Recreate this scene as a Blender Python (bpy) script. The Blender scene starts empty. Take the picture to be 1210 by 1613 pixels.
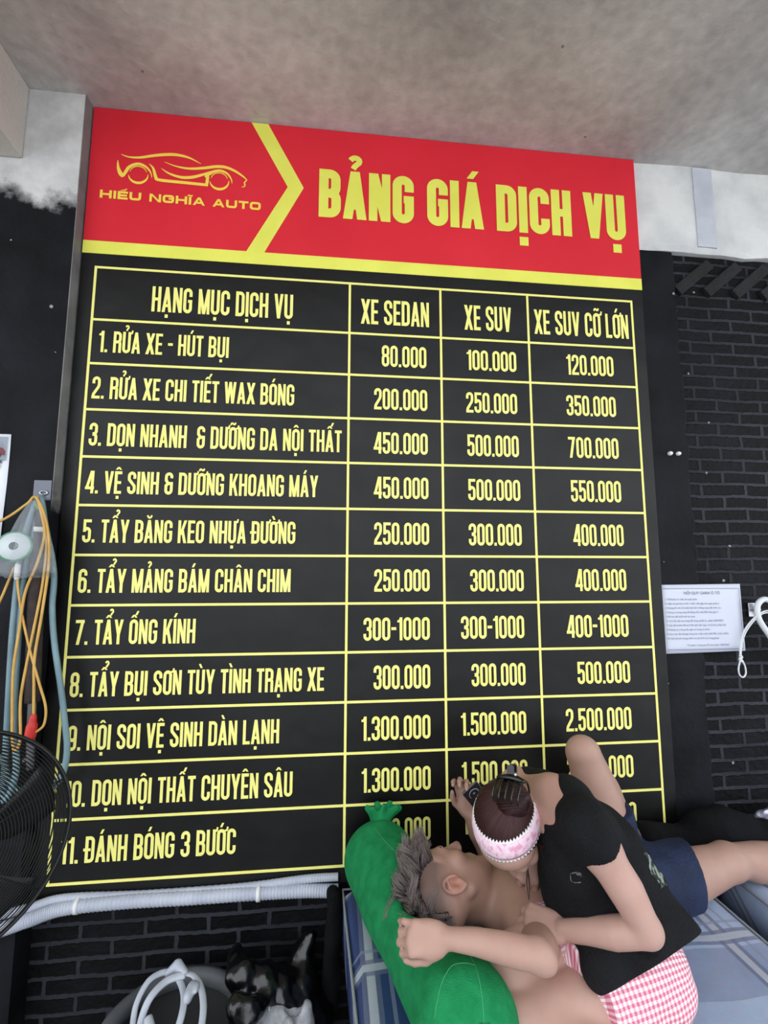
import bpy, bmesh, math, random
import numpy as np
import unicodedata
from mathutils import Vector, Matrix
from mathutils.bvhtree import BVHTree

SC = bpy.context.scene
COL = SC.collection
random.seed(7)
RNG = np.random.default_rng(7)

# ------------------------------------------------------------------ camera, sky, exposure
cam_d = bpy.data.cameras.new('camera')
cam = bpy.data.objects.new('camera', cam_d); COL.objects.link(cam)
cam_d.sensor_fit = 'VERTICAL'; cam_d.sensor_height = 36.0
cam_d.lens = 740.386 * 36.0 / 1613.0
cam_d.clip_start = 0.02
_yaw, _pit, _rol = 0.105935, 0.117462, 0.0013062
_fw = Vector((math.sin(_yaw) * math.cos(_pit), math.cos(_yaw) * math.cos(_pit), math.sin(_pit)))
_rt = Vector((math.cos(_yaw), -math.sin(_yaw), 0)); _up = _rt.cross(_fw)
_r2 = _rt * math.cos(_rol) + _up * math.sin(_rol); _u2 = -_rt * math.sin(_rol) + _up * math.cos(_rol)
_m = Matrix((_r2, _u2, -_fw)).transposed().to_4x4()
_m.translation = (0.8858, -1.71805, 1.60)
cam.matrix_world = _m
SC.camera = cam
SC.view_settings.view_transform = 'Standard'
SC.view_settings.look = 'None'
SC.view_settings.gamma = 1.0
SC.view_settings.use_curve_mapping = False
SC.view_settings.exposure = 0.0

world = bpy.data.worlds.new('overcast_sky'); SC.world = world
world.use_nodes = True
_bg = world.node_tree.nodes['Background']
_bg.inputs[0].default_value = (0.90, 0.95, 1.0, 1)
_bg.inputs[1].default_value = 2.35
# ------------------------------------------------------------------ materials
def srgb(r, g, b):
    f = lambda c: (c / 255 / 12.92) if c <= 10 else ((c / 255 + .055) / 1.055) ** 2.4
    return (f(r), f(g), f(b), 1.0)

def mat(name, col, rough=.6, col2=None, nscale=8, bump=0.0, bscale=40, spec=.5, metal=0, detail=6, lo=.35, hi=.65, aniso=None):
    m = bpy.data.materials.new(name); m.use_nodes = True
    nt = m.node_tree; b = nt.nodes['Principled BSDF']
    b.inputs['Roughness'].default_value = rough
    b.inputs['Metallic'].default_value = metal
    b.inputs['Specular IOR Level'].default_value = spec
    b.inputs['Base Color'].default_value = col
    tc = nt.nodes.new('ShaderNodeTexCoord')
    if col2:
        n = nt.nodes.new('ShaderNodeTexNoise'); n.inputs['Scale'].default_value = nscale; n.inputs['Detail'].default_value = detail
        nt.links.new(tc.outputs['Object'], n.inputs['Vector'])
        r = nt.nodes.new('ShaderNodeValToRGB'); r.color_ramp.elements[0].position = lo; r.color_ramp.elements[1].position = hi
        r.color_ramp.elements[0].color = col; r.color_ramp.elements[1].color = col2
        nt.links.new(n.outputs[0], r.inputs[0]); nt.links.new(r.outputs[0], b.inputs['Base Color'])
    if bump:
        n2 = nt.nodes.new('ShaderNodeTexNoise'); n2.inputs['Scale'].default_value = bscale; n2.inputs['Detail'].default_value = 5
        nt.links.new(tc.outputs['Object'], n2.inputs['Vector'])
        bp = nt.nodes.new('ShaderNodeBump'); bp.inputs['Strength'].default_value = bump; bp.inputs['Distance'].default_value = .01
        nt.links.new(n2.outputs[0], bp.inputs['Height']); nt.links.new(bp.outputs[0], b.inputs['Normal'])
    return m

def N(nt, t, **k):
    n = nt.nodes.new(t)
    for a, v in k.items(): setattr(n, a, v)
    return n

def mth(nt, op, a, b=None, c=None):
    n = nt.nodes.new('ShaderNodeMath'); n.operation = op
    for i, v in enumerate((a, b, c)):
        if v is None: continue
        if isinstance(v, (int, float)): n.inputs[i].default_value = v
        else: nt.links.new(v, n.inputs[i])
    return n.outputs[0]

def mixc(nt, f, a, b, mode='MIX'):
    n = nt.nodes.new('ShaderNodeMix'); n.data_type = 'RGBA'; n.blend_type = mode
    for i, v in ((0, f), (6, a), (7, b)):
        if isinstance(v, (int, float)): n.inputs[i].default_value = v
        elif isinstance(v, tuple): n.inputs[i].default_value = v
        else: nt.links.new(v, n.inputs[i])
    return n.outputs[2]

# ------------------------------------------------------------------ object helpers
def link(name, me, m=None, parent=None, smooth=False):
    o = bpy.data.objects.new(name, me); COL.objects.link(o)
    if m is not None:
        for mm in (m if isinstance(m, (list, tuple)) else [m]): me.materials.append(mm)
    if parent is not None:
        o.parent = parent
        o.matrix_parent_inverse = Matrix.Translation(parent.location).inverted() if parent.type == 'EMPTY' else parent.matrix_basis.inverted()
    if smooth:
        me.polygons.foreach_set('use_smooth', [True] * len(me.polygons))
    return o

def thing(name, label, cat, loc, group=None):
    o = bpy.data.objects.new(name, None); COL.objects.link(o); o.location = loc
    o.empty_display_size = .05
    return tag(o, label, cat, group)

def tag(o, label, cat, group=None):
    o['label'] = label; o['category'] = cat
    if group: o['group'] = group
    return o

def pydata(name, v, f):
    me = bpy.data.meshes.new(name); me.from_pydata([tuple(map(float, p)) for p in v], [], f); me.update(); return me

class MB:
    """collects shapes that become ONE mesh"""
    def __init__(s): s.v = []; s.f = []
    def add(s, v, f):
        n = len(s.v); s.v += [tuple(map(float, p)) for p in v]; s.f += [tuple(i + n for i in q) for q in f]; return s
    def box(s, a, b, mtx=None):
        (x0, y0, z0), (x1, y1, z1) = a, b
        v = [(x0, y0, z0), (x1, y0, z0), (x1, y1, z0), (x0, y1, z0), (x0, y0, z1), (x1, y0, z1), (x1, y1, z1), (x0, y1, z1)]
        if mtx is not None: v = [tuple(mtx @ Vector(p)) for p in v]
        return s.add(v, [(0, 3, 2, 1), (4, 5, 6, 7), (0, 1, 5, 4), (1, 2, 6, 5), (2, 3, 7, 6), (3, 0, 4, 7)])
    def tube(s, pts, r, n=8, sub=6, closed=False, cap=True, flat=None):
        P = spline(pts, sub, closed) if sub > 1 else np.array(pts, float)
        m = len(P)
        R = np.interp(np.linspace(0, 1, m), np.linspace(0, 1, len(r)), r) if isinstance(r, (list, tuple)) else np.full(m, r)
        T = np.gradient(P, axis=0) if not closed else (np.roll(P, -1, 0) - np.roll(P, 1, 0))
        T /= np.linalg.norm(T, axis=1)[:, None] + 1e-12
        u = np.cross(T[0], (0, 0, 1)); 
        if np.linalg.norm(u) < 1e-3: u = np.cross(T[0], (0, 1, 0))
        u /= np.linalg.norm(u); V = []; 
        for i in range(m):
            u = u - T[i] * (u @ T[i]); u /= np.linalg.norm(u) + 1e-12; w = np.cross(T[i], u)
            for k in range(n):
                a = 2 * math.pi * k / n
                V.append(P[i] + R[i] * (u * math.cos(a) + w * math.sin(a) * (flat or 1)))
        F = []
        for i in range(m if closed else m - 1):
            j = (i + 1) % m
            for k in range(n):
                F.append((i * n + k, i * n + (k + 1) % n, j * n + (k + 1) % n, j * n + k))
        if cap and not closed:
            F.append(tuple(range(n))[::-1]); F.append(tuple((m - 1) * n + k for k in range(n)))
        return s.add(V, F)
    def lathe(s, prof, c, axis=(0, 0, 1), n=32):
        ax = np.array(axis, float); ax /= np.linalg.norm(ax)
        u = np.cross(ax, (0.3, 0.9, 0.1)); u /= np.linalg.norm(u); w = np.cross(ax, u); c = np.array(c, float)
        V = [c + ax * h + r * (u * math.cos(2 * math.pi * k / n) + w * math.sin(2 * math.pi * k / n)) for r, h in prof for k in range(n)]
        F = [(i * n + k, i * n + (k + 1) % n, (i + 1) * n + (k + 1) % n, (i + 1) * n + k) for i in range(len(prof) - 1) for k in range(n)]
        return s.add(V, F)
    def build(s, name, m, parent=None, smooth=False, bevel=0, seg=2):
        me = pydata(name, s.v, s.f)
        if bevel:
            bm = bmesh.new(); bm.from_mesh(me)
            bmesh.ops.remove_doubles(bm, verts=bm.verts, dist=1e-5)
            bmesh.ops.bevel(bm, geom=list(bm.edges), offset=bevel, segments=seg, affect='EDGES', profile=.6)
            bmesh.ops.recalc_face_normals(bm, faces=bm.faces); bm.to_mesh(me); bm.free()
        return link(name, me, m, parent, smooth)

def spline(pts, sub=6, closed=False):
    P = np.array(pts, float); n = len(P); out = []
    g = (lambda i: P[i % n]) if closed else (lambda i: P[min(max(i, 0), n - 1)])
    for i in range(n if closed else n - 1):
        p0, p1, p2, p3 = g(i - 1), g(i), g(i + 1), g(i + 2)
        for k in range(sub):
            t = k / sub
            out.append(.5 * ((2 * p1) + (p2 - p0) * t + (2 * p0 - 5 * p1 + 4 * p2 - p3) * t * t + (3 * p1 - p0 - 3 * p2 + p3) * t ** 3))
    if not closed: out.append(P[-1])
    return np.array(out)

def structure(o):
    o['kind'] = 'structure'; return o

# ------------------------------------------------------------------ organic shapes: smooth union of primitives, one continuous surface
def nrm(v):
    v = np.array(v, float); return v / np.linalg.norm(v)

class SDF:
    def __init__(s, lo, hi, h):
        s.lo = np.array(lo, float); s.h = h
        s.n = np.ceil((np.array(hi) - s.lo) / h).astype(int) + 1
        s.F = np.full(s.n, 1.0, np.float32)
    def grid(s, a, b):
        i0 = np.maximum(np.floor((a - s.lo) / s.h).astype(int), 0); i1 = np.minimum(np.ceil((b - s.lo) / s.h).astype(int) + 1, s.n)
        if (i1 <= i0).any(): return None, None
        ax = [(s.lo[k] + s.h * np.arange(i0[k], i1[k])).astype(np.float32) for k in range(3)]
        return (slice(i0[0], i1[0]), slice(i0[1], i1[1]), slice(i0[2], i1[2])), np.meshgrid(*ax, indexing='ij')
    def put(s, sl, d, k, op):
        A = s.F[sl]
        if op == 'u':
            h = np.maximum(k - np.abs(A - d), 0) / max(k, 1e-6); s.F[sl] = np.minimum(A, d) - h * h * k * .25
        elif op == 'cut':
            d = -d; h = np.maximum(k - np.abs(A - d), 0) / max(k, 1e-6); s.F[sl] = np.maximum(A, d) + h * h * k * .25
        elif op == 'and':
            s.F[sl] = np.maximum(A, d)
    def chain(s, pts, rr, k=.02, flat=None, op='u'):
        """a limb: tapered capsules joined end to end, blended into what is there; flat = (axis, factor>1) squashes it"""
        pts = [np.array(p, float) for p in pts]; m = max(rr) + k + 3 * s.h
        sl, g = s.grid(np.min(pts, 0) - m, np.max(pts, 0) + m)
        if sl is None: return s
        D = None
        for a, b, ra, rb in zip(pts[:-1], pts[1:], rr[:-1], rr[1:]):
            ab = b - a; L = ab @ ab + 1e-12
            q = [g[i] - np.float32(a[i]) for i in range(3)]
            t = np.clip((q[0] * ab[0] + q[1] * ab[1] + q[2] * ab[2]) / L, 0, 1)
            q = [q[i] - t * np.float32(ab[i]) for i in range(3)]
            if flat is not None:
                n = nrm(flat[0]); dd = (q[0] * n[0] + q[1] * n[1] + q[2] * n[2]) * (flat[1] - 1)
                q = [q[i] + dd * np.float32(n[i]) for i in range(3)]
            d = np.sqrt(q[0] ** 2 + q[1] ** 2 + q[2] ** 2) - (ra + (rb - ra) * t)
            if flat is not None: d = d / (1 + (flat[1] - 1) * .5)
            D = d if D is None else np.minimum(D, d)
        s.put(sl, D.astype(np.float32), k, op); return s
    def rc(s, a, b, ra, rb=None, k=.02, flat=None, op='u'):
        return s.chain([a, b], [ra, ra if rb is None else rb], k, flat, op)
    def ell(s, c, r, k=.02, axes=None, op='u'):
        c = np.array(c, float); A = np.eye(3) if axes is None else np.array([nrm(x) for x in axes])
        ext = np.sqrt(((A * np.array(r)[:, None]) ** 2).sum(0)) + k + 3 * s.h
        sl, g = s.grid(c - ext, c + ext)
        if sl is None: return s
        q = [g[i] - np.float32(c[i]) for i in range(3)]
        e = [(q[0] * A[j, 0] + q[1] * A[j, 1] + q[2] * A[j, 2]) for j in range(3)]
        k0 = np.sqrt(sum((e[j] / r[j]) ** 2 for j in range(3))); k1 = np.sqrt(sum((e[j] / r[j] ** 2) ** 2 for j in range(3))) + 1e-6
        s.put(sl, (k0 * (k0 - 1) / k1).astype(np.float32), k, op); return s
    def half(s, p, n):
        """keep the side the normal points away from"""
        n = nrm(n); sl, g = s.grid(s.lo - 1, s.lo + s.n * s.h + 1)
        d = (g[0] - p[0]) * n[0] + (g[1] - p[1]) * n[1] + (g[2] - p[2]) * n[2]
        s.put(sl, d.astype(np.float32), 0, 'and'); return s
    def noise(s, amp, freq, seed=0, n=7, stretch=(1, 1, 1)):
        r = np.random.default_rng(seed); sl, g = s.grid(s.lo - 1, s.lo + s.n * s.h + 1)
        acc = np.zeros_like(s.F)
        for i in range(n):
            v = nrm(r.normal(size=3)) * freq * r.uniform(.6, 1.7) * np.array(stretch)
            acc += np.sin(g[0] * np.float32(v[0]) + g[1] * np.float32(v[1]) + g[2] * np.float32(v[2]) + np.float32(r.uniform(0, 6.28)))
        s.F += acc.astype(np.float32) * (amp / math.sqrt(n)); return s
    def mesh(s, smooth=2):
        F = s.F; S = F < 0
        cnt = np.zeros(np.array(F.shape) - 1, np.int8)
        cs = [(i, j, k) for i in (0, 1) for j in (0, 1) for k in (0, 1)]
        sh = cnt.shape
        for i, j, k in cs: cnt += S[i:i + sh[0], j:j + sh[1], k:k + sh[2]]
        I = np.argwhere((cnt > 0) & (cnt < 8))
        idx = np.full(sh, -1, np.int32); idx[I[:, 0], I[:, 1], I[:, 2]] = np.arange(len(I))
        val = {c: F[I[:, 0] + c[0], I[:, 1] + c[1], I[:, 2] + c[2]] for c in cs}
        acc = np.zeros((len(I), 3)); w = np.zeros(len(I))
        for a in cs:
            for ax in range(3):
                if a[ax]: continue
                b = list(a); b[ax] = 1; b = tuple(b); va, vb = val[a], val[b]
                m = (va < 0) != (vb < 0); t = np.where(m, va / np.where(m, va - vb, 1), 0)
                p = np.tile(np.array(a, float), (len(I), 1)); p[:, ax] += t
                acc[m] += p[m]; w[m] += 1
        V = s.lo + s.h * (I + acc / w[:, None])
        Q = []
        for ax in range(3):
            o1, o2 = (ax + 1) % 3, (ax + 2) % 3
            s0 = [slice(None)] * 3; s1 = [slice(None)] * 3; s0[ax] = slice(0, -1); s1[ax] = slice(1, None)
            E = np.argwhere(S[tuple(s0)] != S[tuple(s1)])
            E = E[(E[:, o1] > 0) & (E[:, o2] > 0) & (E[:, o1] < sh[o1]) & (E[:, o2] < sh[o2])]
            ins = S[E[:, 0], E[:, 1], E[:, 2]]
            def c(d1, d2):
                e = E.copy(); e[:, o1] -= d1; e[:, o2] -= d2; return idx[e[:, 0], e[:, 1], e[:, 2]]
            q = np.stack([c(1, 1), c(0, 1), c(0, 0), c(1, 0)], 1)
            q[~ins] = q[~ins][:, ::-1]; Q.append(q)
        Q = np.concatenate(Q); Q = Q[(Q >= 0).all(1)]
        for _ in range(smooth):
            A = np.zeros_like(V); c = np.zeros(len(V))
            for i in range(4):
                j = (i + 1) % 4
                np.add.at(A, Q[:, i], V[Q[:, j]]); np.add.at(c, Q[:, i], 1)
                np.add.at(A, Q[:, j], V[Q[:, i]]); np.add.at(c, Q[:, j], 1)
            V = V * .5 + .5 * A / np.maximum(c, 1)[:, None]
        s.V = V
        return V, Q
    def build(s, name, m, parent=None, smooth=2, tint=None, attr=None):
        V, Q = s.mesh(smooth)
        me = bpy.data.meshes.new(name)
        me.vertices.add(len(V)); me.vertices.foreach_set('co', V.astype(np.float32).ravel())
        me.loops.add(len(Q) * 4); me.loops.foreach_set('vertex_index', Q.astype(np.int32).ravel())
        me.polygons.add(len(Q)); me.polygons.foreach_set('loop_start', np.arange(0, len(Q) * 4, 4, dtype=np.int32))
        me.update(calc_edges=True); me.validate()
        if tint is not None:
            a = me.attributes.new('tint', 'FLOAT_COLOR', 'POINT'); c = np.ones((len(V), 4), np.float32); c[:, :3] = tint(V); a.data.foreach_set('color', c.ravel())
        if attr is not None:
            a = me.attributes.new('cloth', 'FLOAT_VECTOR', 'POINT'); a.data.foreach_set('vector', attr(V).astype(np.float32).ravel())
        return link(name, me, m, parent, True)

def strands(name, lines, r, m, parent, mix=None, sides=4):
    """many tapered hairs as one mesh; vertex attribute 'tip' runs root to tip, 'shade' differs per hair"""
    V = []; F = []; tip = []; sh = []
    for P in lines:
        P = np.array(P, float); n = len(P); b = len(V)
        T = np.gradient(P, axis=0); T /= np.linalg.norm(T, axis=1)[:, None] + 1e-9
        s = random.random(); rr = r * random.uniform(.7, 1.3)
        u = np.cross(T[0], RNG.normal(size=3)); u /= np.linalg.norm(u) + 1e-9
        for i in range(n):
            u = u - T[i] * (u @ T[i]); u /= np.linalg.norm(u) + 1e-9; w = np.cross(T[i], u)
            t = i / (n - 1); q = rr * (1 - .85 * t ** 2)
            for k in range(sides):
                a = 2 * math.pi * k / sides; V.append(P[i] + q * (u * math.cos(a) + w * math.sin(a))); tip.append(t); sh.append(s)
            if i:
                for k in range(sides):
                    F.append((b + (i - 1) * sides + k, b + (i - 1) * sides + (k + 1) % sides, b + i * sides + (k + 1) % sides, b + i * sides + k))
    me = pydata(name, V, F)
    for nm, d in (('tip', tip), ('shade', sh)):
        a = me.attributes.new(nm, 'FLOAT', 'POINT'); a.data.foreach_set('value', np.array(d, np.float32))
    return link(name, me, m, parent, True)

# ================================================================== SETTING
M_conc = mat('raw_concrete', srgb(168, 160, 153), .85, srgb(196, 188, 180), 1.6, .35, 60, lo=.3, hi=.7)
# ceiling: concrete with faint board joints and dark stains
def ceiling_mat():
    m = bpy.data.materials.new('ceiling_concrete'); m.use_nodes = True; nt = m.node_tree; b = nt.nodes['Principled BSDF']
    tc = N(nt, 'ShaderNodeTexCoord'); L = nt.links
    n1 = N(nt, 'ShaderNodeTexNoise'); n1.inputs['Scale'].default_value = 1.7; n1.inputs['Detail'].default_value = 8; n1.inputs['Roughness'].default_value = .62
    L.new(tc.outputs['Object'], n1.inputs[0])
    n2 = N(nt, 'ShaderNodeTexNoise'); n2.inputs['Scale'].default_value = 26; n2.inputs['Detail'].default_value = 6; L.new(tc.outputs['Object'], n2.inputs[0])
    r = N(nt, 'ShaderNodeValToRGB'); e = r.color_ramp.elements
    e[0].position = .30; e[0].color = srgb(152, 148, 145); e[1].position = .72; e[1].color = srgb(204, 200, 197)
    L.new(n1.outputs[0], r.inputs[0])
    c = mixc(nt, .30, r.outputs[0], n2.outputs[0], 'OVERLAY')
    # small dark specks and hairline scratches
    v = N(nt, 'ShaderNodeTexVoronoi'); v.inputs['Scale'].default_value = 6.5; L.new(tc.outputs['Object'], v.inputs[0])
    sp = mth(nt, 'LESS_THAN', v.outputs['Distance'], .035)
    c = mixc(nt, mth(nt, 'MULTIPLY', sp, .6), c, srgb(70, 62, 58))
    L.new(c, b.inputs['Base Color']); b.inputs['Roughness'].default_value = .9
    bp = N(nt, 'ShaderNodeBump'); bp.inputs['Strength'].default_value = .5; bp.inputs['Distance'].default_value = .008
    L.new(mth(nt, 'ADD', n2.outputs[0], n1.outputs[0]), bp.inputs['Height']); L.new(bp.outputs[0], b.inputs['Normal'])
    return m
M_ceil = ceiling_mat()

def wall_paint(name, brick, top=None, cap=((176, 175, 175), (214, 213, 212))):
    """worn black paint below a chalky white concrete band"""
    m = bpy.data.materials.new(name); m.use_nodes = True; nt = m.node_tree; b = nt.nodes['Principled BSDF']; L = nt.links
    tc = N(nt, 'ShaderNodeTexCoord'); o = tc.outputs['Object']
    n = N(nt, 'ShaderNodeTexNoise'); n.inputs['Scale'].default_value = 5; n.inputs['Detail'].default_value = 8; L.new(o, n.inputs[0])
    fine = N(nt, 'ShaderNodeTexNoise'); fine.inputs['Scale'].default_value = 45; fine.inputs['Detail'].default_value = 6; L.new(o, fine.inputs[0])
    r = N(nt, 'ShaderNodeValToRGB'); e = r.color_ramp.elements
    e[0].position = .35; e[0].color = srgb(9, 9, 12); e[1].position = .72; e[1].color = srgb(26, 27, 33)
    L.new(n.outputs[0], r.inputs[0]); c = r.outputs[0]
    # chipped white flecks
    v = N(nt, 'ShaderNodeTexVoronoi'); v.inputs['Scale'].default_value = 14; L.new(o, v.inputs[0])
    big = N(nt, 'ShaderNodeTexNoise'); big.inputs['Scale'].default_value = 2.3; L.new(o, big.inputs[0])
    fl = mth(nt, 'MULTIPLY', mth(nt, 'LESS_THAN', v.outputs['Distance'], mth(nt, 'MULTIPLY', fine.outputs[0], .17)), mth(nt, 'GREATER_THAN', big.outputs[0], .54))
    h = fine.outputs[0]
    if brick:
        sep = N(nt, 'ShaderNodeSeparateXYZ'); L.new(o, sep.inputs[0])
        cb = N(nt, 'ShaderNodeCombineXYZ'); L.new(sep.outputs[0], cb.inputs[0]); L.new(sep.outputs[2], cb.inputs[1])
        wob = mixc(nt, .010, mixc(nt, .014, cb.outputs[0], n.outputs['Color'], 'ADD'), fine.outputs['Color'], 'ADD')
        bt = N(nt, 'ShaderNodeTexBrick'); L.new(wob, bt.inputs[0])
        bt.inputs['Scale'].default_value = 1; bt.inputs['Brick Width'].default_value = .20; bt.inputs['Row Height'].default_value = .0515
        bt.inputs['Mortar Size'].default_value = .0085; bt.inputs['Mortar Smooth'].default_value = .35
        bt.inputs['Color1'].default_value = (.3, .3, .3, 1); bt.inputs['Color2'].default_value = (.75, .75, .75, 1); bt.inputs['Mortar'].default_value = (1, 1, 1, 1)
        over = N(nt, 'ShaderNodeMapRange'); over.inputs['From Min'].default_value = .40; over.inputs['From Max'].default_value = .60; over.inputs['To Min'].default_value = .95; over.inputs['To Max'].default_value = .45
        L.new(big.outputs[0], over.inputs[0])
        dark = mixc(nt, bt.outputs['Fac'], srgb(4, 4, 6), srgb(54, 55, 62))
        c = mixc(nt, over.outputs[0], c, dark)
        # cored bricks: round pits along each brick
        v2 = N(nt, 'ShaderNodeTexVoronoi'); v2.inputs['Scale'].default_value = 19; L.new(cb.outputs[0], v2.inputs[0])
        pit = mth(nt, 'MULTIPLY', mth(nt, 'LESS_THAN', v2.outputs['Distance'], .28), mth(nt, 'SUBTRACT', 1, bt.outputs['Fac']))
        c = mixc(nt, mth(nt, 'MULTIPLY', pit, .6), c, srgb(5, 5, 6))
        h = mth(nt, 'ADD', mth(nt, 'MULTIPLY', bt.outputs['Fac'], .8), mth(nt, 'MULTIPLY', fine.outputs[0], .5))
        h = mth(nt, 'SUBTRACT', h, mth(nt, 'MULTIPLY', pit, .5))
    c = mixc(nt, mth(nt, 'MULTIPLY', fl, .55), c, srgb(190, 190, 192))
    if top:
        s2 = N(nt, 'ShaderNodeSeparateXYZ'); L.new(o, s2.inputs[0])
        mid = N(nt, 'ShaderNodeTexNoise'); mid.inputs['Scale'].default_value = 7; mid.inputs['Detail'].default_value = 9; mid.inputs['Roughness'].default_value = .65; L.new(o, mid.inputs[0])
        zz = mth(nt, 'ADD', s2.outputs[2], mth(nt, 'MULTIPLY', mth(nt, 'SUBTRACT', mid.outputs[0], .5), .30))
        mr = N(nt, 'ShaderNodeMapRange'); mr.inputs['From Min'].default_value = top - .03; mr.inputs['From Max'].default_value = top + .05; L.new(zz, mr.inputs[0])
        wr = N(nt, 'ShaderNodeValToRGB'); wr.color_ramp.elements[0].position = .3; wr.color_ramp.elements[1].position = .65
        wr.color_ramp.elements[0].color = srgb(*cap[0]); wr.color_ramp.elements[1].color = srgb(*cap[1]); L.new(mid.outputs[0], wr.inputs[0])
        c = mixc(nt, mr.outputs[0], c, wr.outputs[0])
    L.new(c, b.inputs['Base Color'])
    b.inputs['Roughness'].default_value = .65; b.inputs['Specular IOR Level'].default_value = .16
    bp = N(nt, 'ShaderNodeBump'); bp.inputs['Strength'].default_value = .9 if brick else .4; bp.inputs['Distance'].default_value = .012 if brick else .006
    L.new(h, bp.inputs['Height']); L.new(bp.outputs[0], b.inputs['Normal'])
    return m
M_brick = wall_paint('black_painted_brick', True)
M_black = wall_paint('black_painted_plaster', False)
M_pier = wall_paint('black_paint_worn_at_top', False, 2.915)
M_white = mat('whitewashed_concrete', srgb(196, 196, 196), .85, srgb(222, 221, 219), 5, .5, 35, lo=.35, hi=.6)
M_smear = mat('concrete_patch', srgb(182, 186, 196), .85, srgb(198, 201, 208), 9)
M_edge = wall_paint('bare_plaster_edge', False, 1.80, ((98, 97, 97), (128, 126, 125)))
M_floor = mat('concrete_floor', srgb(126, 124, 121), .6, srgb(146, 144, 140), 3, .2, 50)

ZC = 3.355
structure(MB().box((-4.0, -7, -.1), (6.5, .3, 0)).build('floor', M_floor))
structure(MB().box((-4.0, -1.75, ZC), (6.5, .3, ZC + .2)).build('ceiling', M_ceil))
# back wall: brick face, smooth plaster column beside the board, white beam on top
w = structure(MB().box((-.06, .045, 0), (6.0, .25, 2.955)).build('wall_back', M_brick))
structure(MB().box((2.10, .02, 0), (2.315, .05, 2.95)).build('wall_back_pilaster', M_black))
structure(MB().box((-.06, .022, .50), (2.12, .05, 2.96)).build('wall_back_backing', M_black))

def rough_slab(name, x0, x1, z0, z1, y, m, lower=.012, nx=60, depth=.18):
    """a concrete band with an uneven lower lip"""
    V = []; F = []
    for i in range(nx + 1):
        x = x0 + (x1 - x0) * i / nx
        dz = lower * (math.sin(x * 37) * .4 + math.sin(x * 91 + 1) * .35 + math.sin(x * 13 + 2) * .5)
        dy = .004 * math.sin(x * 50)
        V += [(x, y + dy, z1), (x, y + dy, z0 + dz + .02), (x, y + .012, z0 + dz), (x, y + depth, z0 + dz)]
    for i in range(nx):
        for k in range(3): F.append((i * 4 + k, i * 4 + k + 1, i * 4 + 5 + k, i * 4 + 4 + k))
    return link(name, pydata(name, V, F), m)
structure(rough_slab('trim_1', -.06, 6.0, 2.955, ZC, .012, M_white, lower=.006))
structure(MB().box((2.43, .004, 2.975), (2.52, .02, ZC - .005)).build('trim_2', M_smear))
# pier left of the board, standing proud of it; painted black below, bare above
structure(MB().box((-4.0, -.045, 0), (-.0605, .25, ZC)).build('wall_left', M_pier))
structure(MB().box((-.0605, -.0455, 0), (-.0575, .022, ZC)).build('trim_3', M_edge))
# beam running from the wall towards the street, upper left
structure(MB().box((-.75, -1.75, 3.07), (-.255, -.046, ZC)).build('ceiling_beam', M_conc, bevel=.006))
# slanted bricks of the relieving course under the beam
mb = MB()
for i in range(12):
    x = 2.36 + i * .135
    mb.box((-.105, -.016, -.024), (.105, .02, .024), Matrix.Translation((x + .06, .043, 2.85)) @ Matrix.Rotation(math.radians(-40), 4, 'Y'))
structure(mb.build('wall_back_slanted_course', mat('sooty_brick', srgb(9, 9, 11), .8, srgb(22, 22, 26), 20, .7, 60), bevel=.003))
# irregular plaster lip between column and brick
mb = MB()
for sx, amp in ((2.318, .008),):
    pts = [(sx + random.uniform(-amp, amp), .036, z) for z in np.linspace(.45, 2.93, 42)]
    mb.tube(pts, [random.uniform(.010, .018) for _ in range(42)], 7, 3)
structure(mb.build('trim_5', M_black, smooth=True))

# ================================================================== LETTERING
def arc(cx, cy, rx, ry, a0, a1, n=8):
    return [(cx + rx * math.cos(math.radians(a0 + (a1 - a0) * i / n)), cy + ry * math.sin(math.radians(a0 + (a1 - a0) * i / n))) for i in range(n + 1)]

class Pen:
    def __init__(s): s.q = []
    def quad(s, *p): s.q.append(list(p))
    def rect(s, x0, y0, x1, y1): s.quad((x0, y0), (x1, y0), (x1, y1), (x0, y1))
    def para(s, x0, y0, x1, y1, w): s.quad((x0 - w / 2, y0), (x0 + w / 2, y0), (x1 + w / 2, y1), (x1 - w / 2, y1))
    def path(s, P, w, closed=False):
        P = [P[i] for i in range(len(P)) if i == 0 or math.dist(P[i], P[i - 1]) > 1e-5]
        if closed and math.dist(P[0], P[-1]) < 1e-5: P = P[:-1]
        n = len(P); W = w if isinstance(w, list) else [w] * n
        O = []
        for i in range(n):
            a = P[i - 1] if (i or closed) else P[i]; b = P[(i + 1) % n] if (i < n - 1 or closed) else P[i]
            d1 = np.array(P[i]) - a; d2 = np.array(b) - P[i]
            d1 = d1 / (np.linalg.norm(d1) or 1); d2 = d2 / (np.linalg.norm(d2) or 1)
            t = d1 + d2; t = t / (np.linalg.norm(t) or 1); nn = np.array((-t[1], t[0]))
            ref = d2 if np.linalg.norm(d2) > 0 else d1
            c = max(.5, abs(nn @ np.array((-ref[1], ref[0]))))
            O.append((np.array(P[i]) + nn * W[i] / 2 / c, np.array(P[i]) - nn * W[i] / 2 / c))
        for i in range(n if closed else n - 1):
            j = (i + 1) % n; s.quad(O[i][1], O[j][1], O[j][0], O[i][0])

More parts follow.
